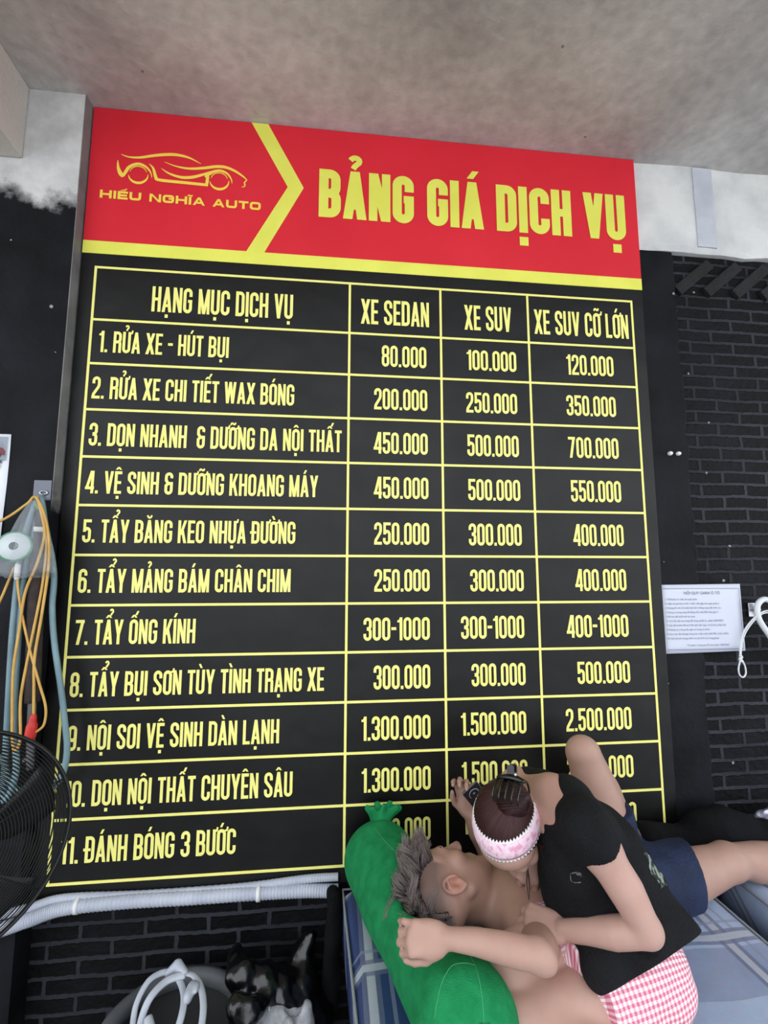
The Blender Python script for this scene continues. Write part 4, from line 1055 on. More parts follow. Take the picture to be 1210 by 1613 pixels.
# tweezers
tw = thing('tweezers', 'slim steel tweezers held between finger and thumb over the bare chest', 'tweezers', (1.392, -.47, .80))
tip = np.array((1.390, -.466, .764)); tail = np.array((1.383, -.478, .850))
for s in (-1, 1):
    MB().tube([tail, tail * .5 + tip * .5 + (s * .0032, 0, 0), tip + (s * .0006, 0, 0)], [.0022, .0024, .0009], 6, 5).build('arm', M_frame, tw, True)
# print on the shirt: worn outline emblem on the chest, camouflage patch on the back
sb = BVHTree.FromPolygons([tuple(v.co) for v in shirt.data.vertices], [tuple(p.vertices) for p in shirt.data.polygons])

def print_lines(name, lines, r, m, parent, view):
    """thin printed strokes laid on the cloth; each point is carried along view onto the surface"""
    mb = MB(); v = Vector(nrm(view))
    for L in lines:
        out = []
        for p in L:
            q, nn, _, d = sb.ray_cast(Vector(p) - v * .5, v, 1.5)
            if q is not None: out.append(tuple(q + nn * .0012))
        if len(out) > 1: mb.tube(out, r, 5, 1)
    return mb.build(name, m, parent, True)
M_worn = mat('worn_grey_print', srgb(120, 122, 124), .9, srgb(60, 60, 64), 90, lo=.45, hi=.6)
vw = np.array((1.45 - .886, -.6 + 1.718, .89 - 1.6))
o = np.array((1.450, -.600, .893)); ex = np.array((.0150, 0, 0)); ez = np.array((0, -.005, .0135))
E2 = lambda a, b: o + a * ex + b * ez
print_lines('chest_emblem', [[E2(-1, .9), E2(-.9, .2), E2(-.7, -.6), E2(-.2, -1), E2(.4, -1.05), E2(.9, -1.0)], [E2(-1, .9), E2(-.6, 1.0), E2(-.1, 1.1), E2(.4, .8), E2(.8, .6)], [E2(-.1, .9), E2(.2, .6), E2(.5, 1.0), E2(.7, .4)], [E2(.0, .7), E2(.4, .5), E2(.9, .2)]], .0011, M_worn, shirt, vw)['label'] = 'worn grey emblem outline'
M_camo = mat('camouflage_print', srgb(28, 32, 30), .9, srgb(136, 148, 136), 70, lo=.48, hi=.53)
mb = MB(); vb = Vector(nrm((1.72 - .886, -.5 + 1.718, .835 - 1.6))); nu, nv = 7, 14; G = {}
for i in range(nu + 1):
    for j in range(nv + 1):
        a = i / nu; b = j / nv; wob = .004 * math.sin(9 * b + 3 * a)
        p = np.array((1.690, -.5, .874)) * (1 - b) + np.array((1.728, -.5, .795)) * b + (a - .3) * np.array((.020, 0, .006)) + np.array((wob, 0, 0))
        q, nn, _, d = sb.ray_cast(Vector(p) - vb * .5, vb, 1.5)
        if q is not None: G[i, j] = len(mb.v); mb.v.append(tuple(q + nn * .0012))
for i in range(nu):
    for j in range(nv):
        ks = [(i, j), (i + 1, j), (i + 1, j + 1), (i, j + 1)]
        if all(k in G for k in ks): mb.f.append(tuple(G[k] for k in ks))
if mb.f: mb.build('camouflage_patch', M_camo, shirt, True)['label'] = 'grey green camouflage print on the back'

# ================================================================== RIGHT SIDE
M_paper = mat('white_paper', srgb(206, 209, 222), .6, srgb(197, 200, 216), 3)
M_grey_ink = mat('grey_ink', srgb(96, 100, 130), .8)
def text_mesh(mb, body, x, z, size, y, align='LEFT', sx=1.0, shear=0):
    cu = bpy.data.curves.new('t', 'FONT'); cu.body = body; cu.size = size; cu.align_x = align; cu.resolution_u = 3
    ob = bpy.data.objects.new('t', cu); me = bpy.data.meshes.new_from_object(ob)
    mb.add([(x + v.co.x * sx, y, z + v.co.y) for v in me.vertices], [tuple(p.vertices) for p in me.polygons])
    bpy.data.objects.remove(ob); bpy.data.curves.remove(cu); bpy.data.meshes.remove(me)
nt_ = thing('notice_sheet', 'white paper notice with small print on the black wall right of the price board', 'notice', (2.32, .012, 1.274))
V = []; F = []; nx, nz = 14, 10
for i in range(nx + 1):
    for j in range(nz + 1):
        u, w_ = i / nx, j / nz; V.append((2.158 - .002 * w_ + (.338 + .002 * w_) * u, .014 - .0015 * math.sin(u * 5) - .004 * u * w_ * math.sin(3 * u), 1.272 + .006 * u + (.262 - .003 * u) * w_))
for i in range(nx):
    for j in range(nz): F.append((i * (nz + 1) + j, (i + 1) * (nz + 1) + j, (i + 1) * (nz + 1) + j + 1, i * (nz + 1) + j + 1))
me = pydata('sheet', V, F); o = link('sheet', me, M_paper, nt_, True)
md = o.modifiers.new('thickness', 'SOLIDIFY'); md.thickness = .0006; md.offset = 1
NL = ['1. 7h30 phút có mặt, đi muộn phạt.', '2. Nghỉ về quê báo trước 1 tuần, việc gấp báo ngay quản lý.', '3. Không đi chơi về muộn làm ảnh hưởng công việc hôm sau.', '4. Dụng cụ dùng xong cất đúng chỗ, mất đền theo giá trị.', '5. Đi làm hết buổi mới tan quét.', '6. Tự ý lấy tiền bán hàng, đồ uống, thuốc lá... phạt 2.000.000đ', '7. Lấy tiền khách để quá 24h nghỉ việc ngay, xử lý theo pháp luật.', '8. Không tự ý dùng tiện nghi xe trong xe khách.', '9. Làm mịn cẩu thả gây hỏng hóc, trầy xước phải đền, trách nhiệm.', '10. Giữ vệ sinh chung, kiểm tra các bình xịt trong garage.']
mb = MB(); text_mesh(mb, 'NỘI QUY GARA Ô TÔ', 2.325, 1.497, .0155, .0085, 'CENTER'); mb.build('heading_print', M_grey_ink, nt_)
mb = MB()
for i, l in enumerate(NL): text_mesh(mb, l, 2.168, 1.475 - .0165 * i, .0098, .0085, sx=.95)
text_mesh(mb, '*Vi phạm 1 trong các lỗi trên phạt 1.000.000đ', 2.335, 1.300, .0098, .0085, 'CENTER', sx=.95)
mb.build('small_print', M_grey_ink, nt_)
mb = MB()
for a, b in (((2.160, .0084, 1.519), (2.484, .0088, 1.5205)), ((2.166, .0084, 1.286), (2.484, .0088, 1.2875)), ((2.4835, .0084, 1.286), (2.485, .0088, 1.5205))): mb.box(a, b)
mb.build('ruled_border', M_grey_ink, nt_)
# white plugs in the wall
M_plug = mat('white_plastic', srgb(226, 226, 226), .5)
for x, lb in ((2.238, 'small white wall plug, left of the pair high on the dark column'), (2.274, 'small white wall plug, right of the pair high on the dark column')):
    tag(MB().lathe([(0, -.014), (.006, -.014), (.0085, -.008), (.0085, .0), (.007, .012)], (x, .020, 2.061), (0, 1, 0), 12).build('wall_plug', M_plug, None, True), lb, 'wall plug', 'white plugs in the dark column')
# white hose over a bracket and a thin looped cord
M_hose_w = mat('white_rubber', srgb(214, 216, 218), .45)
brk = thing('wall_bracket', 'small steel hook on the dark brick at the right edge, holding the white hose', 'hook', (2.56, .04, 1.425))
MB().box((2.545, .036, 1.405), (2.60, .046, 1.46)).build('plate', M_frame, brk, bevel=.002)
MB().tube([(2.575, .04, 1.432), (2.573, .00, 1.428), (2.572, -.035, 1.430), (2.572, -.045, 1.442)], .0045, 8, 4).build('hook', M_frame, brk, True)
tag(MB().tube([(2.66, -.02, 1.16), (2.615, -.02, 1.27), (2.567, -.02, 1.345), (2.532, -.02, 1.405), (2.532, -.02, 1.455), (2.560, -.02, 1.478), (2.590, -.02, 1.468), (2.612, -.018, 1.435), (2.64, -.01, 1.38), (2.69, .0, 1.20)], .0105, 12, 8).build('hose', M_hose_w, None, True), 'thick white rubber hose looped over the hook at the right edge', 'hose')
cd = MB().tube([(2.575, -.035, 1.436), (2.545, -.030, 1.432), (2.510, -.020, 1.405), (2.475, -.012, 1.36), (2.455, -.010, 1.31), (2.447, -.010, 1.255)], .0030, 8, 6)
cd.tube([(2.575, -.031, 1.428), (2.545, -.026, 1.424), (2.514, -.016, 1.396), (2.481, -.010, 1.352), (2.461, -.008, 1.305), (2.451, -.009, 1.255)], .0028, 8, 6)
cd.tube([(2.447, -.012, 1.250), (2.436, -.012, 1.220), (2.437, -.012, 1.195), (2.451, -.012, 1.184), (2.464, -.012, 1.198), (2.463, -.012, 1.225), (2.452, -.012, 1.250)], .0030, 8, 6)
cdo = tag(cd.build('cord', M_hose_w, None, True), 'thin white cord with a knotted loop hanging in front of the paper notice', 'cord')
S = SDF((2.42, -.04, 1.22), (2.48, .02, 1.28), .0015)
for k in range(5): S.ell((2.449 + .004 * math.cos(k * 2), -.011 + .003 * math.sin(k * 3), 1.243 + .005 * k), (.0075, .006, .0042), .002)
S.build('knot', M_hose_w, cdo, 1)
# black jacket heaped on the bed against the wall
M_cloth = mat('black_cloth', srgb(10, 10, 12), .95, srgb(18, 18, 21), 12, .5, 90, spec=.15)
S = SDF((1.85, -.20, .54), (2.85, .02, .84), .006)
S.chain([(1.98, -.062, .66), (2.10, -.066, .64), (2.25, -.068, .655), (2.40, -.066, .640), (2.70, -.07, .62)], [.055, .060, .062, .058, .05], .04)
S.chain([(2.05, -.058, .60), (2.30, -.062, .60), (2.60, -.066, .59)], [.055, .055, .05], .04); S.chain([(2.18, -.055, .70), (2.28, -.055, .715), (2.36, -.058, .690)], [.035, .040, .035], .04)
S.noise(.0045, 22, 31, 8); S.half((0, .0185, 0), (0, 1, 0)); S.half((0, 0, ZB + .001), (0, 0, -1)); 
tag(S.build('jacket', M_cloth, None, 2), 'black jacket heaped against the wall behind the bare legs', 'jacket')
S = SDF((2.36, -.14, .66), (2.62, .03, .78), .003); S.chain([(2.44, -.05, .712), (2.50, -.05, .718), (2.57, -.05, .71)], [.014, .022, .018], .01); S.noise(.008, 110, 5, 9)
foil = tag(S.build('foil_packet', mat('crinkled_foil', srgb(196, 196, 214), .3, metal=.6, bump=.8, bscale=60), None, 0), 'crumpled silver packet lying on the black jacket at the right edge', 'packet')
foil.data.polygons.foreach_set('use_smooth', [False] * len(foil.data.polygons))
# black cloth hanging at the near-left corner of the bed
S = SDF((.80, -.20, .14), (1.0, .02, .62), .005); S.chain([(.900, -.045, .545), (.896, -.050, .40), (.888, -.055, .24)], [.020, .024, .030], .02); S.chain([(.915, -.03, .53), (.912, -.04, .30)], [.014, .018], .02); S.noise(.004, 40, 8, 6)
tag(S.build('hanging_cloth', M_cloth, None, 1), 'black cloth hanging down beside the head corner of the bed', 'cloth')

# ================================================================== CONDUITS
M_pipe = mat('white_corrugated_plastic', srgb(184, 189, 202), .5, srgb(168, 173, 188), 12)
def corrugated(name, pts, r, label):
    P = spline(pts, 60); rr = [r * (1.0 if (i // 2) % 2 else .93) for i in range(len(P))]
    mb = MB(); mb.tube(P, rr, 12, 1); return tag(mb.build(name, M_pipe, None, True), label, 'pipe', 'white conduits below the price board')
c1_ = corrugated('conduit', [(-.55, -.070, .50), (-.30, -.070, .51), (-.12, -.070, .522), (-.02, -.050, .536), (.07, -.026, .547), (.25, -.020, .550), (.444, -.020, .548), (.643, -.020, .548), (.80, -.020, .545), (.915, -.021, .538)], .0205, 'white corrugated conduit running below the board, lower of the two')
c2_ = corrugated('conduit', [(-.55, -.062, .555), (-.30, -.062, .556), (-.12, -.062, .560), (-.03, -.040, .563), (.06, -.014, .568), (.30, -.010, .560), (.60, -.010, .562), (.80, -.012, .575), (.915, -.013, .576)], .0125, 'thinner white conduit just above and behind the lower one')
for x, z in ((.104, .549), (.658, .5475)):
    MB().lathe([(.0212, -.006), (.0232, -.006), (.0232, .006), (.0212, .006), (.0212, -.006)], (x, -.0205, z), (1, 0, .02), 20).build('clip', M_plug, c1_, True)

# ================================================================== LEFT PIER: hook with cords, poster
M_clear = bpy.data.materials.new('clear_plastic'); M_clear.use_nodes = True
_b = M_clear.node_tree.nodes['Principled BSDF']; _b.inputs['Base Color'].default_value = srgb(205, 212, 220); _b.inputs['Alpha'].default_value = .20; _b.inputs['Roughness'].default_value = .18
_tc = N(M_clear.node_tree, 'ShaderNodeTexCoord'); _n = N(M_clear.node_tree, 'ShaderNodeTexNoise'); _n.inputs['Scale'].default_value = 45; M_clear.node_tree.links.new(_tc.outputs['Object'], _n.inputs[0])
_bp = N(M_clear.node_tree, 'ShaderNodeBump'); _bp.inputs['Strength'].default_value = .6; _bp.inputs['Distance'].default_value = .01
M_clear.node_tree.links.new(_n.outputs[0], _bp.inputs['Height']); M_clear.node_tree.links.new(_bp.outputs[0], _b.inputs['Normal'])
M_clearplate = mat('clear_pad', srgb(96, 100, 114), .2, spec=.6)
hk = thing('adhesive_hook', 'clear adhesive wall hook on the black pier left of the price board', 'hook', (-.066, -.045, 1.855))
MB().box((-.118, -.0475, 1.822), (-.0625, -.0455, 1.890)).build('pad', M_clearplate, hk, bevel=.0009)['label'] = 'clear square pad'
mb = MB(); mb.tube([(-.083 + .012 * math.cos(a), -.0505, 1.847 + .006 * math.sin(a)) for a in np.linspace(0, 6.283, 17)[:-1]], .0028, 6, 1, True)
mb.tube([(-.083, -.051, 1.842), (-.083, -.060, 1.825), (-.083, -.074, 1.812), (-.083, -.088, 1.816), (-.083, -.092, 1.826)], .0026, 8, 4)
mb.build('steel_hook', M_frame, hk, True)
M_yel = mat('yellow_cable', srgb(208, 166, 86), .5, srgb(192, 148, 70), 20)
M_tealhose = mat('pale_teal_hose', srgb(118, 146, 154), .45, srgb(102, 128, 138), 10)
M_fan_w = mat('translucent_white', srgb(196, 204, 206), .35)
hx, hz = -.083, 1.816
# hose bundle
tag(MB().tube([(hx, -.082, hz + .008), (hx - .025, -.080, 1.72), (-.122, -.078, 1.60), (-.124, -.078, 1.40), (-.118, -.078, 1.20), (-.112, -.078, 1.05), (-.105, -.085, .95), (-.090, -.095, .90), (-.070, -.090, .98), (-.098, -.074, 1.14), (-.108, -.070, 1.35), (-.110, -.068, 1.58), (hx - .006, -.070, 1.70), (hx + .004, -.074, hz + .010), (hx + .030, -.072, 1.72), (-.020, -.070, 1.585), (-.016, -.070, 1.47), (-.001, -.070, 1.36), (.028, -.068, 1.22), (.046, -.066, 1.12), (.060, -.066, 1.03), (.052, -.068, .955), (.015, -.075, .915), (-.040, -.082, .910), (-.085, -.086, .945), (-.118, -.084, 1.02), (-.150, -.084, 1.00), (-.22, -.084, .90)], .0092, 10, 8).build('air_hose', M_tealhose, None, True), 'pale blue-grey rubber hose hanging in long loops from the wall hook', 'hose')
# yellow cable with plug
cb = MB()
cb.tube([(-.60, -.10, 1.55), (-.40, -.10, 1.66), (-.196, -.095, 1.738), (-.110, -.093, 1.800), (hx, -.094, hz + .010), (-.052, -.096, 1.775), (-.030, -.098, 1.70), (-.022, -.098, 1.60), (-.030, -.098, 1.45), (-.040, -.098, 1.32), (-.034, -.098, 1.22), (-.028, -.098, 1.13), (-.030, -.098, 1.095)], .0042, 8, 8)
cb.tube([(-.030, -.098, 1.093), (-.012, -.098, 1.10), (.004, -.098, 1.12), (.004, -.098, 1.17), (-.020, -.098, 1.24), (-.055, -.098, 1.34), (-.085, -.098, 1.44), (-.106, -.098, 1.53), (-.112, -.098, 1.58)], .0038, 8, 8)
cb.tube([(hx + .004, -.092, hz + .012), (-.052, -.100, 1.76), (-.040, -.102, 1.70), (-.055, -.102, 1.61), (-.082, -.102, 1.52), (-.090, -.102, 1.40), (-.096, -.102, 1.28), (-.088, -.102, 1.15), (-.080, -.102, 1.07), (-.070, -.102, 1.045), (-.060, -.100, 1.08), (-.070, -.098, 1.20), (-.055, -.098, 1.36), (-.036, -.096, 1.55), (-.036, -.096, 1.69), (-.058, -.094, 1.78), (hx + .002, -.093, hz + .012)], .0042, 8, 8)
cb.tube([(-.126, -.094, 1.60), (-.150, -.094, 1.52), (-.182, -.094, 1.42), (-.21, -.094, 1.30), (-.22, -.094, 1.1)], .0038, 8, 6)
cbo = tag(cb.build('extension_cable', M_yel, None, True), 'yellow extension cable looped over the wall hook, with a red socket', 'cable')
MB().tube([(-.028, -.098, 1.150), (-.029, -.098, 1.140), (-.030, -.098, 1.125), (-.031, -.098, 1.115), (-.033, -.098, 1.085), (-.034, -.098, 1.075)], [.006, .010, .011, .016, .0165, .010], 8, 3).build('socket', mat('red_plastic', srgb(196, 44, 36), .5), cbo, True)['label'] = 'red socket'
MB().tube([(-.112, -.098, 1.612), (-.113, -.098, 1.605), (-.113, -.098, 1.57), (-.112, -.098, 1.560)], [.005, .0085, .0088, .005], 8, 3).build('connector', M_plug, cbo, True)['label'] = 'white connector'
# dark foam-covered rod
M_foam = mat('dark_brown_foam', srgb(44, 36, 34), .9, srgb(58, 48, 44), 30, .5, 120)
rd = thing('wand', 'dark brown foam covered wand hanging from the wall hook', 'wand', (-.06, -.085, 1.18))
MB().tube([(-.076, -.070, 1.785), (-.075, -.072, 1.775), (-.069, -.076, 1.70), (-.066, -.077, 1.64)], [.008, .0155, .0165, .016], 14, 5).build('handle', mat('grey_grip', srgb(66, 58, 56), .6), rd, True)
MB().tube([(-.066, -.077, 1.645), (-.063, -.077, 1.50), (-.054, -.077, 1.30), (-.048, -.077, 1.18)], [.0225, .0225, .0222, .021], 16, 5).build('sleeve', M_foam, rd, True)
MB().lathe([(.0168, -.008), (.0174, -.008), (.0174, .008), (.0168, .008)], (-.0705, -.0752, 1.722), (.05, -.03, 1), 16).build('tape_band', M_plug, rd, True)['label'] = 'white tape band'
MB().tube([(-.076, -.071, 1.782), (-.080, -.078, 1.80), (-.084, -.086, 1.808), (-.083, -.086, 1.80), (-.076, -.073, 1.782)], .003, 6, 4).build('loop', mat('lime_cord', srgb(170, 190, 60), .6), rd, True)['label'] = 'lime green cord loop'
MB().tube([(-.048, -.077, 1.19), (-.044, -.077, 1.08), (-.038, -.077, .98)], [.012, .012, .010], 10, 4).build('tip', mat('grey_tube', srgb(92, 92, 94), .5), rd, True)
# small hand fan inside a clear bag
fn = thing('hand_fan', 'small round pale fan with green rim inside the clear plastic bag', 'fan', (-.130, -.100, 1.60))
fc = (-.108, -.130, 1.664)
MB().lathe([(0, -.010), (.030, -.010), (.042, -.007), (.045, 0), (.042, .007), (0, .010)], fc, (.25, -.95, .1), 28).build('disc', M_fan_w, fn, True)
MB().lathe([(.043, -.006), (.048, -.004), (.048, .004), (.043, .006)], fc, (.25, -.95, .1), 28).build('rim', mat('green_plastic', srgb(86, 150, 122), .4), fn, True)['label'] = 'green rim'
hubc = np.array(fc) + nrm((.25, -.95, .1)) * .0115; hu = nrm(np.cross((.25, -.95, .1), (0, 0, 1))); hw = np.cross(nrm((.25, -.95, .1)), hu)
mb = MB(); mb.tube([hubc + .011 * (math.cos(a) * hu + math.sin(a) * hw) for a in np.linspace(0, 6.283, 17)[:-1]], .0012, 5, 1, True)
for k in (-6, -2, 2, 6): mb.tube([hubc + k * .001 * hu - .009 * hw * math.cos(k / 8), hubc + k * .001 * hu + .009 * hw * math.cos(k / 8)], .0011, 5, 1)
mb.build('hub_grille', mat('grey_plastic', srgb(96, 104, 108), .5), fn, True)
V = []; F = []; rows_, n = 16, 40
for i in range(rows_ + 1):
    t = i / rows_; z = 1.812 - .235 * t
    for k in range(n):
        a = 2 * math.pi * k / n; rad = .006 + .085 * t ** .8
        cx_ = -.082 - .012 * t; V.append((cx_ + rad * 1.05 * math.cos(a) * (1 + .10 * math.sin(5 * a + 6 * t)) , -.098 - min(.05, .010 + .045 * t ** .7) * math.sin(a) * (1 + .18 * math.sin(7 * a + 4 * t)) + (.004 * t), z + .010 * t * math.sin(3 * a) + .006 * t * math.sin(9 * a)))
for i in range(rows_):
    for k in range(n): F.append((i * n + k, i * n + (k + 1) % n, (i + 1) * n + (k + 1) % n, (i + 1) * n + k))
F.append(tuple(rows_ * n + k for k in range(n)))
tag(link('plastic_bag', pydata('plastic_bag', V, F), M_clear, None, True), 'clear plastic bag hanging from the wall hook with a small fan in it', 'bag')
# price leaflet at the left edge
ps = thing('leaflet_poster', 'white poster with a dark red car and red headings at the left edge', 'poster', (-.34, -.047, 1.53))
PX0, PX1 = -.50, -.2035
V = []; F = []
for i in range(9):
    for j in range(15):
        u, w_ = i / 8, j / 14; V.append((PX0 + (PX1 - PX0) * u, -.0475 - .003 * math.sin(6 * w_) * u ** 3, 1.533 + .512 * w_))
for i in range(8):
    for j in range(14): F.append((i * 15 + j, (i + 1) * 15 + j, (i + 1) * 15 + j + 1, i * 15 + j + 1))
o = link('sheet', pydata('sheet', V, F), mat('glossy_white_paper', srgb(226, 230, 238), .4), ps, True); md = o.modifiers.new('thickness', 'SOLIDIFY'); md.thickness = .0006; md.offset = 1
yp = -.0525
MB().box((PX0 + .004, yp, 1.955), (PX1 - .006, yp + .0004, 2.035)).build('photo_panel', mat('grey_sky_print', srgb(170, 176, 188), .4, srgb(120, 126, 138), 12), ps)
# car in profile on the panel
pen = [(-.36, 1.975), (-.345, 1.992), (-.315, 2.000), (-.29, 2.014), (-.262, 2.014), (-.240, 2.000), (-.222, 1.996), (-.213, 1.986), (-.213, 1.972), (-.36, 1.968)]
mb = MB(); mb.add([(x, yp - .0006, z) for x, z in pen], [tuple(range(len(pen)))[::-1]]); mb.build('car_picture', mat('dark_red_print', srgb(104, 26, 36), .4), ps)
for x in (-.335, -.235):
    mb = MB(); mb.add([(x + .0105 * math.cos(a), yp - .0012, 1.972 + .0105 * math.sin(a)) for a in np.linspace(0, 6.283, 21)[:-1]], [tuple(range(20))]); mb.build('wheel_picture', mat('tyre_print', srgb(40, 40, 44), .5), ps)
mb = MB(); mb.box((PX0 + .004, yp - .0003, 1.944), (-.222, yp + .0003, 1.955)); mb.build('dark_strip', mat('dark_green_print', srgb(46, 74, 70), .5), ps)
M_redp = mat('red_print', srgb(206, 52, 60), .5); M_line = mat('grey_print', srgb(150, 152, 160), .7)
for z in (1.930, 1.845, 1.758, 1.664):
    mb = MB(); mb.add([(PX0 + .004, yp, z - .010), (-.232, yp, z - .010), (-.224, yp, z + .010), (PX0 + .004, yp, z + .010)], [(0, 1, 2, 3)]); mb.build('heading_bar', M_redp, ps)
    mb = MB()
    for k in range(4):
        for x0_, x1_ in ((PX0 + .01, -.36), (-.34, -.29), (-.27, -.236)):
            zz = z - .024 - .0145 * k; mb.box((x0_, yp, zz - .0018), (x1_ - .004 * (k % 2), yp + .0003, zz + .0018))
    mb.build('text_lines', M_line, ps)['kind'] = 'stuff'

# ================================================================== PEDESTAL FAN at the left
M_fanb = mat('black_enamel', srgb(9, 9, 10), .45, spec=.4)
M_blade = mat('smoky_blade', srgb(22, 22, 25), .4, spec=.4)
fan = thing('pedestal_fan', 'black wire-caged pedestal fan standing at the left edge', 'fan', (.10, -.55, 0))
fcn = np.array((.099, -.592, 1.024)); fax = nrm((.62, -.76, .16)); fu = nrm(np.cross((0, 0, 1), fax)); fv = np.cross(fax, fu)
def guard(sign, depth, R, nring, nspoke):
    mb = MB(); prof = lambda r: sign * depth * (1 - (r / R) ** 2.2)
    for i in range(nring):
        r = R * (.16 + .84 * (i + .5) / nring); 
        mb.tube([fcn + r * (math.cos(a) * fu + math.sin(a) * fv) + fax * prof(r) for a in np.linspace(0, 6.2832, 49)[:-1]], .00105, 4, 1, True)
    for k in range(nspoke):
        a = 6.2832 * k / nspoke + .35
        mb.tube([fcn + r * (math.cos(a) * fu + math.sin(a) * fv) + fax * (prof(r) - sign * .002) for r in np.linspace(R * .15, R, 8)], .0016, 5, 1)
    return mb
guard(1, .055, .220, 30, 6).build('front_guard', M_fanb, fan, True)
guard(-1, .060, .220, 30, 6).build('rear_guard', M_fanb, fan, True)
MB().tube([fcn + .222 * (math.cos(a) * fu + math.sin(a) * fv) for a in np.linspace(0, 6.2832, 65)[:-1]], .0042, 8, 1, True).build('rim', M_fanb, fan, True)
MB().lathe([(0, .062), (.030, .060), (.036, .052), (.036, .046), (0, .044)], fcn, fax, 28).build('badge_disc', M_fanb, fan, True)
hub = MB().lathe([(0, .030), (.026, .028), (.034, .018), (.034, -.02), (0, -.022)], fcn, fax, 24).build('hub', M_blade, fan, True)
for k in range(5):
    V = []; F = []
    for i in range(9):
        for j in range(7):
            r = .03 + .165 * i / 8; a = 6.2832 * k / 5 + (j / 6 - .5) * (.75 - .25 * abs(i / 8 - .5)) + .35 * i / 8
            V.append(fcn + r * (math.cos(a) * fu + math.sin(a) * fv) + fax * ((j / 6 - .5) * .040))
    for i in range(8):
        for j in range(6): F.append((i * 7 + j, (i + 1) * 7 + j, (i + 1) * 7 + j + 1, i * 7 + j + 1))
    o = link('blade', pydata('blade', V, F), M_blade, hub, True); md = o.modifiers.new('thickness', 'SOLIDIFY'); md.thickness = .002
MB().lathe([(0, -.06), (.040, -.062), (.058, -.08), (.058, -.14), (.045, -.175), (0, -.18)], fcn, fax, 28).build('motor_housing', M_fanb, fan, True)
pb = fcn - fax * .12
MB().tube([pb + (0, 0, -.05), (pb[0], pb[1], .55), (pb[0], pb[1], .03)], .0125, 14, 1).build('pole', M_fanb, fan, True)
MB().lathe([(.0, 0), (.19, 0), (.19, .012), (.16, .026), (.04, .040), (.025, .07), (0, .07)], (pb[0], pb[1], 0), (0, 0, 1), 40).build('base', M_fanb, fan, True)

# ================================================================== ON THE FLOOR BELOW THE BOARD
M_tub = mat('black_rubber', srgb(14, 14, 16), .6); M_tubrim = mat('grey_rubber', srgb(86, 88, 92), .55, srgb(104, 106, 110), 8)
tb = thing('tub', 'round black tub with a wide grey rim on the floor under the price board', 'tub', (.49, -.215, 0))
tc_ = (.462, -.205, 0)
MB().lathe([(.0, 0), (.165, 0), (.190, .30), (.180, .30), (.155, .012), (0, .012)], tc_, n=48).build('body', M_tub, tb, True)
MB().lathe([(.186, .29), (.205, .295), (.213, .315), (.205, .335), (.186, .342), (.172, .330), (.172, .300), (.186, .29)], tc_, n=56).build('rim', M_tubrim, tb, True)['label'] = 'wide grey rim'
M_hg = mat('white_nylon', srgb(184, 189, 200), .35, srgb(168, 174, 186), 14)
hg = thing('headgear', 'white plastic head harness with curved bands lying in the black tub', 'headgear', (.45, -.17, .33))
def band(pts, wd, name='band'): return MB().tube(pts, wd, 8, 8, flat=.38).build(name, M_hg, hg, True)
band([(.350, -.195, .33), (.345, -.160, .365), (.362, -.128, .395), (.388, -.108, .400), (.412, -.104, .400)], .0085)
band([(.380, -.235, .32), (.376, -.205, .36), (.389, -.180, .395), (.420, -.142, .405), (.466, -.126, .405)], .0100)
band([(.466, -.118, .402), (.492, -.128, .402), (.522, -.165, .398), (.543, -.215, .385), (.548, -.262, .355), (.545, -.30, .31)], .0095)
band([(.448, -.128, .398), (.466, -.150, .392), (.482, -.185, .388), (.488, -.225, .378), (.478, -.262, .34)], .0095)
S = SDF((.39, -.17, .36), (.50, -.05, .46), .0025); S.chain([(.412, -.108, .400), (.436, -.100, .412), (.462, -.118, .404)], [.010, .016, .011], .01); S.build('crown_pad', M_hg, hg, 1)
S = SDF((.45, -.23, .34), (.55, -.11, .44), .0025); S.ell((.498, -.166, .398), (.016, .022, .014), .01); S.ell((.492, -.186, .392), (.013, .016, .016), .008); S.ell((.512, -.170, .402), (.007, .018, .009), .005); S.build('adjusting_knob', M_hg, hg, 1)
MB().tube([(.470, -.262, .350), (.505, -.268, .352), (.540, -.285, .340)], .013, 8, 5, flat=.35).build('ratchet_strap', M_hg, hg, True)
MB().tube([(.396, -.215, .372), (.410, -.235, .36), (.432, -.262, .33)], [.012, .014, .013], 10, 4).build('brow_pad', M_hg, hg, True)
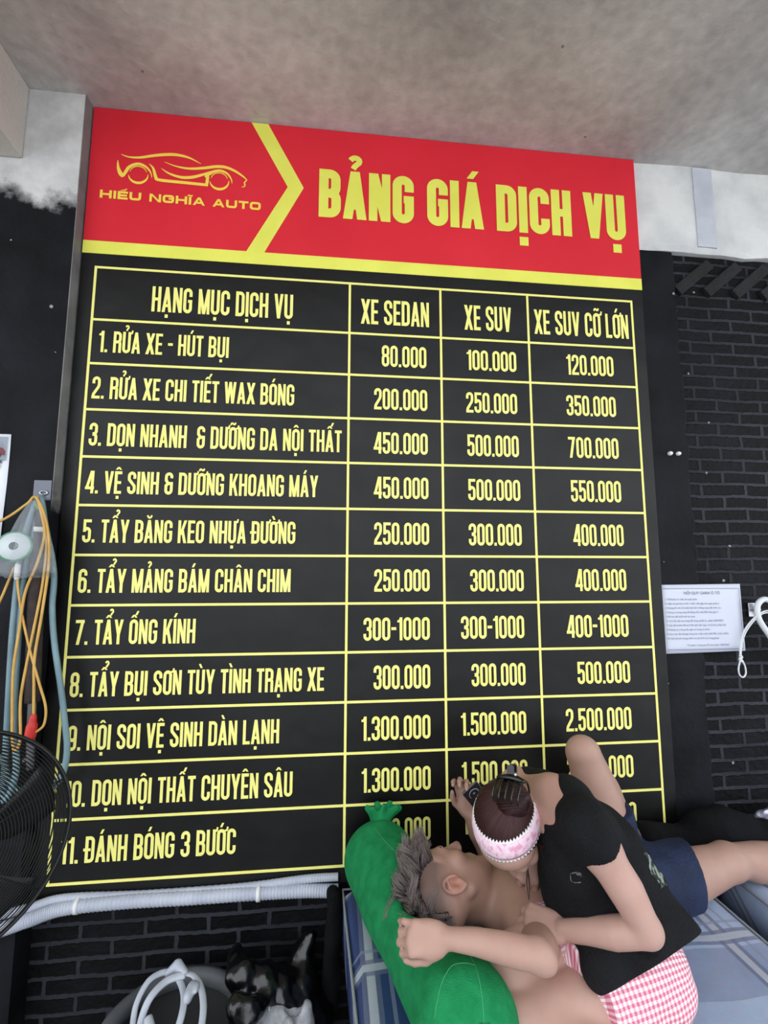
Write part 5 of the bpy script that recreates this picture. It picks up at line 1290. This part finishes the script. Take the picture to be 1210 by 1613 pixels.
# black plastic sack and trainers
M_sack = mat('black_polythene', srgb(7, 7, 9), .26, spec=.7, bump=.3, bscale=22)
S = SDF((.50, -.40, .0), (.99, .04, .50), .006)
S.ell((.755, -.16, .13), (.150, .155, .15), .05); S.ell((.74, -.12, .25), (.150, .105, .10), .06); S.ell((.665, -.10, .29), (.055, .07, .075), .05); S.chain([(.79, -.08, .28), (.80, -.03, .355)], [.055, .030], .05)
S.chain([(.72, -.12, .30), (.80, -.10, .335)], [.018, .012], .03); S.chain([(.69, -.14, .28), (.84, -.13, .30)], [.014, .010], .025); S.chain([(.82, -.02, .40), (.80, -.03, .34)], [.018, .025], .02)
S.noise(.010, 34, 17, 9, (1, 1, 1.4)); S.noise(.0035, 95, 18, 7); S.half((0, 0, .001), (0, 0, -1)); S.half((0, .012, 0), (0, 1, 0)); S.rc((.462, -.205, -.3), (.462, -.205, .136), .214, None, .005, op='cut'); S.chain([(.72, -.11, .33), (.625, -.13, .392), (.600, -.06, .390)], [.06, .040, .030], .03); S.chain([(.72, -.20, .30), (.640, -.22, .385)], [.05, .034], .03); S.noise(.0035, 70, 41, 6); S.noise(.002, 170, 42, 7)
S.ell((.715, -.225, .300), (.095, .07, .050), .03, op='cut')
tag(S.build('plastic_sack', M_sack, None, 1), 'crumpled glossy black plastic sack on the floor between tub and bed', 'sack')
M_shoe = mat('pale_grey_mesh', srgb(176, 178, 184), .7, srgb(150, 152, 158), 60, .3, 200); M_sole = mat('white_foam_sole', srgb(220, 220, 222), .6)
def trainer(c, ang, label):
    t_ = thing('trainer_shoe', label, 'shoe', c, 'pale trainers on the sack'); ca, sa = math.cos(ang), math.sin(ang)
    Wp = lambda x, y, z: (c[0] + x * ca - y * sa, c[1] + x * sa + y * ca, c[2] + z)
    S = SDF(np.array(c) - .20, np.array(c) + .20, .0035)
    S.chain([Wp(-.085, 0, .038), Wp(0, 0, .040), Wp(.085, .004, .034)], [.030, .032, .026], .01); S.chain([Wp(-.085, 0, .05), Wp(-.092, 0, .085)], [.026, .018], .02); S.chain([Wp(-.03, 0, .06), Wp(.01, 0, .055)], [.024, .022], .02)
    S.ell(Wp(-.055, 0, .095), (.030, .018, .035), .008, (Vector((ca, sa, 0)), Vector((-sa, ca, 0)), Vector((0, 0, 1))), 'cut'); S.half(Wp(0, 0, .016), (0, 0, -1)); S.build('upper', M_shoe, t_, 1)
    S = SDF(np.array(c) - .20, np.array(c) + .20, .0035); S.chain([Wp(-.088, 0, .012), Wp(0, 0, .010), Wp(.09, .004, .012)], [.034, .035, .032], .01, flat=((0, 0, 1), 2.6)); S.build('sole', M_sole, t_, 1)
    MB().tube([Wp(.012, -.018, .080), Wp(.016, 0, .086), Wp(.012, .018, .080)], .0025, 5, 4).build('lace', M_sole, t_, True); MB().tube([Wp(.035, -.018, .072), Wp(.040, 0, .078), Wp(.035, .018, .072)], .0025, 5, 4).build('lace', M_sole, t_, True)
trainer((.695, -.262, .240), 3.6, 'pale grey trainer lying on the black sack, left of the two')
trainer((.735, -.170, .256), 2.9, 'pale grey trainer lying on the black sack, right of the two')
